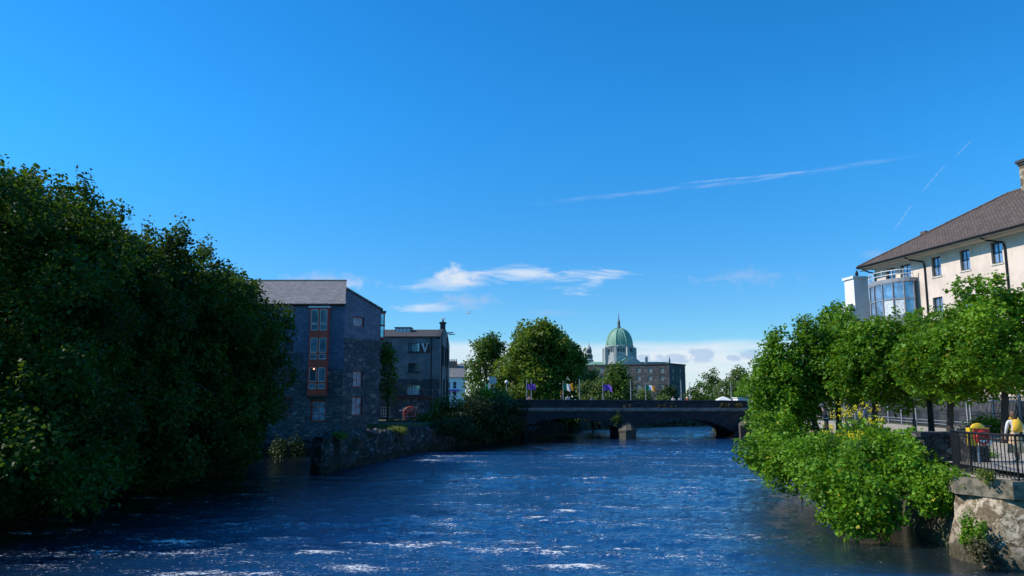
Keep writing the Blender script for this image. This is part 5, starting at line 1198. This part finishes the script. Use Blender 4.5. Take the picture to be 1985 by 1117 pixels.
    if pack:
        pts = []
        for j, (w_, y_, z_) in enumerate(((.10, -.17, 1.02), (.15, -.22, 1.06), (.16, -.26, 1.2), (.15, -.24, 1.36), (.09, -.17, 1.45))):
            pts.append([tr_((w_ * math.cos(a), y_ + hd * .3 + .11 * math.sin(a), z_)) for a in np.linspace(0, 2 * math.pi, 15)])
        b = MB(); b.grid(pts); b.face(pts[0][::-1]); b.face(pts[-1]); o = _build(b, 'backpack', pack, None, True); o.parent = body
        b = MB()
        for sg in (-1, 1): b.tube([tr_(v) for v in ((sg * .1, -.14, 1.42), (sg * .12, .0, 1.52), (sg * .12, .15, 1.36), (sg * .15, .1, 1.15), (sg * .13, -.12, 1.06))], .018 * s, 6)
        o = _build(b, 'straps', pack, None, True); o.parent = body
    if stripe:
        b = MB(); b.grid([[tr_((.17 * math.cos(a), .0 + .155 * math.sin(a), z)) for a in np.linspace(0, 2 * math.pi, 17)] for z in (1.06, 1.10)]); o = _build(b, 'waist_stripe', stripe, None, True); o.parent = body
    if phone:
        b = MB(); b.box(tr_((0, .36, 1.17)), (.08, .02, .14), rz); o = _build(b, 'phone', M['blackmetal'], None); o.parent = body
    return body
WS = cloth('white_shirt', (.75, .75, .76)); TAN = cloth('tan_cloth', (.55, .38, .22), (.48, .32, .18)); BLK = cloth('black_cloth', (.015, .016, .02))
YEL = plain('yellow_canvas', (.75, .45, .04), (.68, .38, .03), .8, 8); BLU = cloth('blue_canvas', (.05, .08, .2)); GRY = cloth('grey_cap', (.08, .07, .075)); PNK = cloth('pink_top', (.6, .35, .35)); LBL = cloth('light_blue_top', (.2, .35, .55)); RED = cloth('orange_red_top', (.6, .16, .07))
PG = 'people on the bridge'
p = W(1973, 896, 25.4); person((p.x, 25.4, 2.51), R(-12), 1.64, 'person in white top and tan skirt with a yellow backpack at the right edge', top=WS, bottom=TAN, skirt=True, longhair=True, pack=YEL, hair=HAIRB)
p = W(1601, 800, 37); zh = p.z
person((p.x, 37, 2.5), R(70), 1.78, 'person in black looking down wearing a grey cap behind the riverside bushes', top=BLK, bottom=BLK, cap=GRY, pack=BLK, lean=.09, phone=True, stripe=M['whitetrim'])
p = W(1670, 800, 41); person((p.x, 41, 2.5), R(20), 1.76, 'person with dark hair and a blue backpack beyond the yellow flowers', top=BLU, bottom=BLK, hair=HAIRD, pack=BLU)
for px, Yd, hh2, tp, bt, rz, lab in ((1026, 90, 1.6, PNK, BLK, 0, 'person in pale pink top on the bridge between the left purple flag poles'), (1088.5, 90, 1.7, BLK, BLK, 90, 'dark-clothed person holding up the orange board on the bridge'), (1100.5, 91, 1.68, WS, WS, 200, 'person all in white on the bridge right of the orange board'), (1147, 92, 1.42, LBL, BLK, 30, 'person in light blue on the bridge left of the right purple flag'), (1305, 89, 1.52, WS, BLK, 160, 'leftmost of three people on the bridge before the warehouse corner, in white'), (1318, 89, 1.48, WS, TAN, 190, 'middle one of three people on the bridge, in white by the tall pole'), (1333, 89, 1.55, RED, BLK, 170, 'rightmost of three people on the bridge, in an orange-red top')):
    q = W(px, 775, Yd); person((q.x, Yd, 3.27), R(rz), hh2, lab, PG, tp, bt, hair=HAIRD if tp in (WS, BLK) else HAIRB)
c = W(1089.5, 760.5, 89.6); t = thing('orange_board', 'square orange board on a pole held above the bridge parapet', 'board', (c.x, 89.6, 3.3)); MB().box((c.x, 89.6, c.z), (.42, .04, .5)).build('board', M['orange'], t); MB().tube([(c.x, 89.63, 4.2), (c.x, 89.63, c.z)], .02, 6).build('handle', M['blackmetal'], t)

# birds
def gull(pos, rz, span, fold, label, roll=0.0):
    b = MB(); Rm = Matrix.Rotation(rz, 3, 'Z') @ Matrix.Rotation(roll, 3, 'Y')
    def T_(v): q = Rm @ Vector(v); return (pos[0] + q.x, pos[1] + q.y, pos[2] + q.z)
    b.tube([T_(v) for v in ((0, -.28, .0), (0, -.15, .01), (0, .05, .02), (0, .17, .05), (0, .24, .07), (0, .30, .06))], [.015, .05, .075, .055, .045, .008], 8); bird = b.build('gull', plain('gull_white', (.6, .6, .6), None, .7)); tag(bird, label, 'bird')
    for sg in (-1, 1):
        b = MB()
        if fold: b.extrude([T_(v) for v in ((sg * .06, .1, .05), (sg * .08, -.1, .02), (sg * .03, -.38, .02), (sg * .05, -.1, .07))], (0, 0, .012))
        else: b.extrude([T_(v) for v in ((0, .1, .04), (sg * span * .25, .14, .14), (sg * span * .5, -.06, .06), (sg * span * .25, 0, .13), (0, -.08, .03))], (0, 0, .012))
        b.build('wing', plain('gull_grey', (.2, .2, .22), None, .7), bird)
gull((xr_ - .3, YM + 6, zT + 2.6), R(70), 1, True, 'gull perched on the chimney of the grey mill')
gull(W(909, 607, 100), R(60), 1.0, False, 'gull flying in the blue sky right of the grey mill', R(-40))

# ------------------------------------------------------------------ trees
# dark trees on the left bank
LT = [(-25, 300, 30, 5.4, 'leftmost dark tree, its crown cut by the left edge of the photo'), (42, 318, 34, 4.2, 'tallest dark tree at the far left with gaps of sky in its top'), (112, 352, 36, 4.0, 'dark tree second from the left edge, overhanging the water'), (196, 398, 39, 4.3, 'dark left bank tree with a bright rounded top next to the tallest one'), (272, 414, 42, 4.1, 'dark left bank tree with an upright leafy shoot on top'), (350, 470, 45, 4.4, 'dark left bank tree in the middle of the descending row'), (428, 492, 49, 4.2, 'dark left bank tree next to last before the slate building'), (478, 532, 54, 3.5, 'last dark tree of the left row, partly hiding the slate building')]
for i, (px, py, Yd, rad, lab) in enumerate(LT):
    tp = W(px, py + (50 if i < 3 else 38 if i < 7 else 10), Yd); x = tp.x - (.8 if i == 7 else 0); zt = tp.z; zlow = .3
    hz = (zt - zlow) / 2; bx = min(x, interp(XL, Yd) - .6) - 1.2
    of = (.4, .92) if i < 6 else (.0, .8)
    ells = [((x, Yd, zt - hz * .98), (rad, rad, hz)), ((x + rad * of[0], Yd - rad * .4, 3.0), (rad * of[1], rad * .9, 3.4)), ((x - rad * .2, Yd, zt - rad * .6), (rad * .72, rad * .72, rad * .66))]
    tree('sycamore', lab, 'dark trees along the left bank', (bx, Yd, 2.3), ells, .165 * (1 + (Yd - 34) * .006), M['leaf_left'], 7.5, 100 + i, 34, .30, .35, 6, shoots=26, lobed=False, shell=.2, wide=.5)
tp = W(283, 402, 42); 
# mid distance trees
def midtree(px0, px1, py0, py1, Yd, mat, lab, seed, leaf=.32, dens=4.6, name='broadleaf_tree', group=None, k=30, sub=.30, cat='tree', extra=(), flat=.7, depth=None):
    a, c = W(px0, py1, Yd), W(px1, py0, Yd); cx0 = (a.x + c.x) / 2; rx = (c.x - a.x) / 2; cz = (a.z + c.z) / 2; rz_ = (c.z - a.z) / 2
    ells = [((cx0, Yd, cz), (rx, depth or rx, rz_))]
    for (q0, q1, r0, r1) in extra: a2, c2 = W(q0, r1, Yd), W(q1, r0, Yd); ells.append((((a2.x + c2.x) / 2, Yd - .3, (a2.z + c2.z) / 2), ((c2.x - a2.x) / 2, (c2.x - a2.x) / 2, (c2.z - a2.z) / 2)))
    return tree(name, lab, group, (cx0, Yd, min(2.5, a.z + .3) if cat == 'tree' else a.z), ells, leaf, mat, dens, seed, k, sub, max(.1, rx * .07), 5, shell=.24, cat=cat, flat=flat)
midtree(893, 990, 652, 840, 114, M['leaf_mid'], 'dark green tree left of the large olive tree beyond the bridge', 201, extra=((925, 975, 648, 700),))
midtree(964, 1126, 632, 840, 108, M['leaf_chest'], 'large olive-green tree with a broad rounded crown beyond the bridge', 202, .40, 5.2, extra=((990, 1095, 627, 690), (1075, 1132, 668, 730)), sub=.26, k=44)
midtree(1118, 1180, 706, 830, 112, M['leaf_pale'], 'small pale tree between the large olive tree and the warehouse', 203)
midtree(1160, 1232, 711, 830, 101, M['leaf_mid'], 'round tree in front of the left half of the warehouse', 204, extra=((1176, 1212, 708, 740),))
midtree(1120, 1200, 738, 830, 100, M['leaf_pale'], 'low pale shrubby tree behind the right purple flag', 205)
midtree(1280, 1310, 752, 782, 160, M['leaf_ivy'], 'dark ivy growing at the foot of the warehouse', 206, .4, cat='shrub', name='ivy_shrub')
midtree(1236, 1262, 757, 782, 150, M['leaf_pale'], 'pale bush at the foot of the warehouse behind the rightmost flag', 207, .4, cat='shrub', name='garden_bush')
midtree(1274, 1298, 770, 782, 98, M['leaf_pale'], 'low bush peeping above the parapet left of the three people', 208, .25, cat='shrub', name='garden_bush')
midtree(1333, 1372, 738, 840, 140, M['leaf_mid'], 'rounded tree right of the warehouse behind the bare poles', 209)
midtree(1362, 1400, 712, 840, 150, M['leaf_mid'], 'taller dark-topped tree in the group right of the warehouse', 210)
midtree(1390, 1432, 730, 840, 135, M['leaf_pale'], 'lighter tree behind the white marquee', 211)
midtree(1412, 1450, 711, 780, 210, M['leaf_pale'], 'pale hazy far tree rising above the others right of the marquee', 212, .55, 2.0)
midtree(1428, 1492, 728, 840, 125, M['leaf_right'], 'bright green tree behind the bridge end pillar', 213)
midtree(1495, 1560, 700, 790, 130, M['leaf_mid'], 'tree behind the leafy right bank sycamore beyond the bridge end', 214)
midtree(734, 772, 672, 800, 74, M['leaf_mid'], 'narrow tree between the slate building and the grey mill', 215, .24, 5, extra=((736, 760, 668, 710),))
# shrubs near the left end of the bridge and ivy over the quay wall
midtree(834, 880, 772, 838, 74, M['leaf_mid'], 'leafy green bush on the quay below the grey mill', 216, .24, 6, cat='shrub', name='garden_bush')
midtree(922, 954, 755, 780, 89, M['leaf_tip'], 'yellow-green bush on top of the ivy wall beside the furled flag', 217, .26, 5, cat='shrub', name='garden_bush')
midtree(950, 992, 758, 785, 90, M['leaf_pale'], 'light green bush beside the bridge at its left end', 218, .26, 5, cat='shrub', name='garden_bush')
midtree(812, 840, 806, 832, 73, M['leaf_mid'], 'small shrub right of the garden flowers', 219, .2, 6, cat='shrub', name='garden_bush')
rng = np.random.default_rng(31)
iv = [];
for k in range(60):
    u = rng.random(); x = -6.0 + 6.6 * u; y = 73.5 + 13.7 * u; z = rng.uniform(2.6, 4.3) if rng.random() < .55 else rng.uniform(.7, 2.4); iv.append((x + rng.uniform(-.4, .5) + (.4 if z < 2.5 else 0), y, z, rng.uniform(.6, 1.1), rng.uniform(.6, 1.1), rng.uniform(.5, .9)))
P_, N_, T_ = sample_clumps(iv, 9, rng, .25); o = leaf_mesh('ivy', P_, N_, T_, .2, M['leaf_ivy'], rng, None, 5, droop=.6); tag(o, 'dark ivy draped over the quay wall at the left end of the bridge', 'ivy')
def ivy(clumps, label, mat, seed, leaf=.16, dens=12, name='ivy', cat='ivy', wet=.0, kind=None):
    rng = np.random.default_rng(seed); P_, N_, T_ = sample_clumps(clumps, dens, rng, .25); return tag(leaf_mesh(name, P_, N_, T_, leaf, mat, rng, None, 5, droop=.3, wet=wet), label, cat, None, kind)
ivy([(-11.9 + rng.uniform(-.3, 1.6), 49.6 + rng.uniform(-.3, 1.0), 2.14 + rng.uniform(0, .08), .35, .4, .14) for _ in range(4)], 'bright mossy growth on the rounded nose of the river wall', M['grassy'], 3, .09, 60, 'moss_growth', 'moss', kind='stuff')
ivy([(-9.2 + rng.uniform(-.3, .6), 62 + rng.uniform(-2, 3), 2.0 + rng.uniform(0, .1), .3, .35, .12) for _ in range(8)], 'sunlit grass tufts on the river wall before the slate building', M['grassy'], 4, .12, 50, 'grass_tufts', 'grass', kind='stuff')
ivy([(-6 + rng.uniform(-2, 1.5), 71 + rng.uniform(-2, 2.5), 1.7 + rng.uniform(0, .6), .8, .6, .5) for _ in range(12)], 'dark creeper on the bank below the garden wall', M['leaf_ivy'], 5, .18, 12)
ivy([(W(820, 810, 75).x + rng.uniform(-1.1, 1.3), 74.8, 2.65 + rng.uniform(-.2, .2), .22, .25, .24) for _ in range(12)], 'mixed garden flowers right of the red iron wheel', M['flowermix'], 6, .12, 40, 'garden_flowers', 'flowers')
ivy([(W(770, 812, 74).x + rng.uniform(-1.0, 1.3), 74.2, 2.05 + rng.uniform(-.2, .2), .4, .4, .3) for _ in range(10)], 'low green plants left of the red iron wheel', M['leaf_mid'], 7, .14, 25, 'garden_plants', 'plant')
ivy([(W(1080, 820, 112).x + rng.uniform(-3, 3), 112 + rng.uniform(-2, 2), rng.uniform(1, 3), .9, .9, .7) for _ in range(26)], 'green bushes on the far bank seen through the left arch', M['leaf_mid'], 8, .25, 8, 'bank_bushes', 'bush')
ivy([(28.2 + rng.uniform(-1.5, 1.0), 99 + rng.uniform(-2, 5), rng.uniform(.4, 2.2), .8, .8, .6) for _ in range(16)], 'pale reeds and shrubs seen through the right arch', M['dry'], 9, .3, 10, 'bank_reeds', 'reeds')
ivy([(W(560, 880, 60).x + rng.uniform(-1.6, 1.0), 61 + rng.uniform(-1, 2), rng.uniform(.2, 1.2), .6, .6, .6) for _ in range(5)], 'dark shrub at the mouth of the mill race under the slate building', M['leaf_ivy'], 10, .16, 12, 'waterside_shrub', 'shrub')

# sycamores on the right bank
def rt(px0, px1, py0, py1, Yd, lab, seed, mat='leaf_right', extra=(), base=None, depth=None, dens=7.5, leaf=.2, k=24):
    a, c = W(px0, py1, Yd), W(px1, py0, Yd); rx = (c.x - a.x) / 2; cx0 = (a.x + c.x) / 2; hz = (c.z - a.z) / 2
    ells = [((cx0, Yd, (a.z + c.z) / 2), (rx * 1.06, depth or rx * .9, hz)), ((cx0 - rx * .45, Yd - .4, a.z + hz * .72), (rx * .78, rx * .75, hz * .8)), ((cx0 + rx * .45, Yd + .4, a.z + hz * .66), (rx * .78, rx * .75, hz * .8))]
    for (q0, q1, r0, r1, dY) in extra: a2, c2 = W(q0, r1, Yd + dY), W(q1, r0, Yd + dY); w_ = (c2.x - a2.x) / 2; ells.append((((a2.x + c2.x) / 2, Yd + dY, (a2.z + c2.z) / 2), (w_, w_, (c2.z - a2.z) / 2)))
    bx = W(base, 760, Yd).x if base else cx0
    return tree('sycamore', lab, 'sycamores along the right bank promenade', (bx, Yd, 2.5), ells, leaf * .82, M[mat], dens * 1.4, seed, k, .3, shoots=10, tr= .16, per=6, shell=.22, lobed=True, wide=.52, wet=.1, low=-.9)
rt(1478, 1600, 640, 816, 44, 'leftmost right bank sycamore reaching out over the bridge end', 301, extra=((1538, 1585, 604, 700, 0), (1452, 1510, 700, 790, -.5), (1480, 1510, 660, 730, 0)), base=1580)
rt(1560, 1680, 598, 784, 45, 'right bank sycamore below the white square chimney', 302, extra=((1590, 1645, 590, 680, 1), (1600, 1690, 640, 782, .5)), base=1622)
rt(1630, 1770, 616, 785, 42, 'rounded right bank sycamore below the glazed bay', 303, extra=((1650, 1720, 612, 700, 0), (1690, 1800, 614, 772, .8)), base=1690)
rt(1730, 1860, 612, 781, 46, 'shaded sycamore behind the lamp post on the right bank', 304, extra=((1765, 1825, 608, 680, 0),), base=1800)
rt(1765, 1915, 606, 769, 38, 'broad sycamore right of the lamp post with its foliage over the fence', 305, 'leaf_tip', extra=((1832, 1895, 592, 670, 0), (1830, 1945, 600, 772, 1.2)), base=1835)
rt(1855, 2030, 552, 767, 36, 'nearest sycamore at the right edge with the highest crown', 306, 'leaf_tip', extra=((1890, 1950, 538, 640, 0), (1950, 2020, 560, 660, 0)), base=1940)
# big river bank bushes
def bush(ells_px, lab, seed, mat='leaf_bush', leaf=.13, dens=22, k=30, sub=.34, name='riverside_bush'):
    ells = []
    for (px0, px1, py0, py1, Yd, dep) in ells_px:
        a, c = W(px0, py1, Yd), W(px1, py0, Yd); ells.append((((a.x + c.x) / 2, Yd, (a.z + c.z) / 2), ((c.x - a.x) / 2, dep, (c.z - a.z) / 2)))
    Y0 = ells_px[0][4]; base = (float(interp(XR, Y0)) + .9, Y0 + .5, 2.2)
    return tree(name, lab, 'bushes overhanging the right bank', base, ells, leaf, M[mat], dens, seed, k, sub, .09, 5, cat='bush', shell=.2, lobed=True, wide=.55, wet=.06, low=-.95, flat=.75)
bush([(1440, 1520, 845, 925, 38, 1.2), (1475, 1545, 795, 900, 40, 1.4), (1490, 1580, 845, 950, 36, 1.2)], 'leafy bush at the left tip of the right bank, trailing to the water', 401)
bush([(1545, 1640, 846, 970, 31, 1.2), (1560, 1640, 842, 900, 33, 1.0)], 'bush between the left tip bush and the yellow ragwort', 402, leaf=.125)
bush([(1570, 1700, 880, 1020, 27, 1.3), (1620, 1745, 930, 1042, 25.6, 1.1)], 'lowest bush drooping right down to the water', 403, leaf=.12)
bush([(1640, 1760, 838, 950, 28, 1.2), (1660, 1720, 822, 890, 29, 1.0)], 'bush below the yellow ragwort clump', 404, leaf=.12)
bush([(1720, 1826, 862, 965, 26, 1.0), (1745, 1834, 846, 910, 27.5, .9), (1770, 1836, 930, 1000, 24.4, .6)], 'bright bush beside the black railing', 405, leaf=.115)
bush([(1455, 1500, 760, 860, 50, 1.2), (1470, 1560, 790, 860, 47, 1.6)], 'bush at the foot of the leftmost right bank sycamore', 406, leaf=.18, dens=11)
bush([(1622, 1700, 822, 880, 33.5, .8), (1700, 1800, 838, 880, 31.5, .9)], 'long low bush along the path edge in front of the walkers', 407, leaf=.15)
# ragwort flowers
for i, (px, py, Yd, n_, sp__, lab) in enumerate(((1664, 796, 29.5, 26, .55, 'large yellow ragwort cluster in front of the person with the blue backpack'), (1648, 806, 29.2, 14, .4, 'yellow ragwort heads left of the large ragwort cluster'), (1611, 828, 30.2, 10, .35, 'orange-yellow ragwort beside the person in black'), (1652, 842, 27.6, 10, .28, 'yellow ragwort low in the middle of the bushes'), (1700, 818, 28.6, 8, .3, 'small yellow ragwort heads on the right part of the bushes'))):
    rr2 = np.random.default_rng(500 + i); c = W(px, py, Yd); pts = c_ = np.array([[c.x, c.y, c.z]]) + rr2.normal(size=(n_, 3)) * np.array([sp__ * .8, .2, sp__ * .3])
    t = thing('ragwort', lab, 'flower', (c.x, c.y, c.z - .6), 'ragwort flowers among the bushes')
    leaf_mesh('blossoms', np.array(pts), np.tile([[0, -.2, 1.0]], (n_, 1)), rr2.random(n_), .05, M['flower'], rr2, t, 13, .9, .5, droop=0)
    b = MB()
    for q in pts: b.tube([(q[0], q[1], q[2]), (q[0] * .6 + c.x * .4, q[1] + .05, q[2] - .7)], [.008, .012], 4)
    b.build('stems', plain('green_stem', (.06, .12, .02), None, .7), t)
# fence-side weeds, wall weeds
ivy([(fxy(41) - .7 + rng.uniform(-.3, .1), 41 + rng.uniform(-4, 6), 2.75 + rng.uniform(-.1, .4), .35, .5, .4) for _ in range(16)], 'green weeds growing along the foot of the right fence', M['leaf_tip'], 11, .14, 26, 'fence_weeds', 'weeds')
ivy([(12.8 + rng.uniform(-.1, .12), 21.9 + rng.uniform(-.35, .3), .95 + rng.uniform(-.35, .3), .13, .15, .15) for _ in range(12)], 'hanging green fern tuft on the lichen-covered wall', M['leaf_tip'], 12, .08, 90, 'wall_fern', 'fern')
ivy([(12.66 + rng.uniform(-.05, .1), 21.5 + rng.uniform(-.3, .3), .45 + rng.uniform(-.25, .2), .1, .14, .14) for _ in range(9)], 'dry brown tuft on the lower part of the lichen wall', M['dry'], 13, .1, 80, 'dry_foliage', 'weeds')
ivy([(13.3 + rng.uniform(-.15, .15), 23.9 + rng.uniform(-.3, .4), 2.1 + rng.uniform(-.5, .25), .22, .25, .22) for _ in range(14)], 'green foliage masking the wall corner left of the concrete platform', M['leaf_bush'], 17, .1, 60, 'corner_foliage', 'plants')
ivy([(13.05 + rng.uniform(-.12, .1), 23.1 + rng.uniform(-.4, .4), 2.3 + rng.uniform(-.25, .12), .12, .16, .1) for _ in range(6)], 'yellow-green plants spilling over the left end of the concrete platform', M['leaf_tip'], 14, .09, 80, 'ledge_foliage', 'plants')
ivy([(13.4 + rng.uniform(-.15, .2), 22.1 + rng.uniform(-.3, .3), 2.4, .13, .2, .07) for _ in range(5)], 'little grass tufts along the foot of the black railing', M['grassy'], 15, .08, 90, 'platform_grass', 'grass', kind='stuff')
ivy([(16.2 + rng.uniform(-1.2, 1.2), 27 + rng.uniform(-.6, .8), 2.6, .2, .3, .12) for _ in range(7)], 'sparse green weeds at the base of the stone pillar', M['leaf_tip'], 16, .09, 60, 'pillar_weeds', 'weeds')
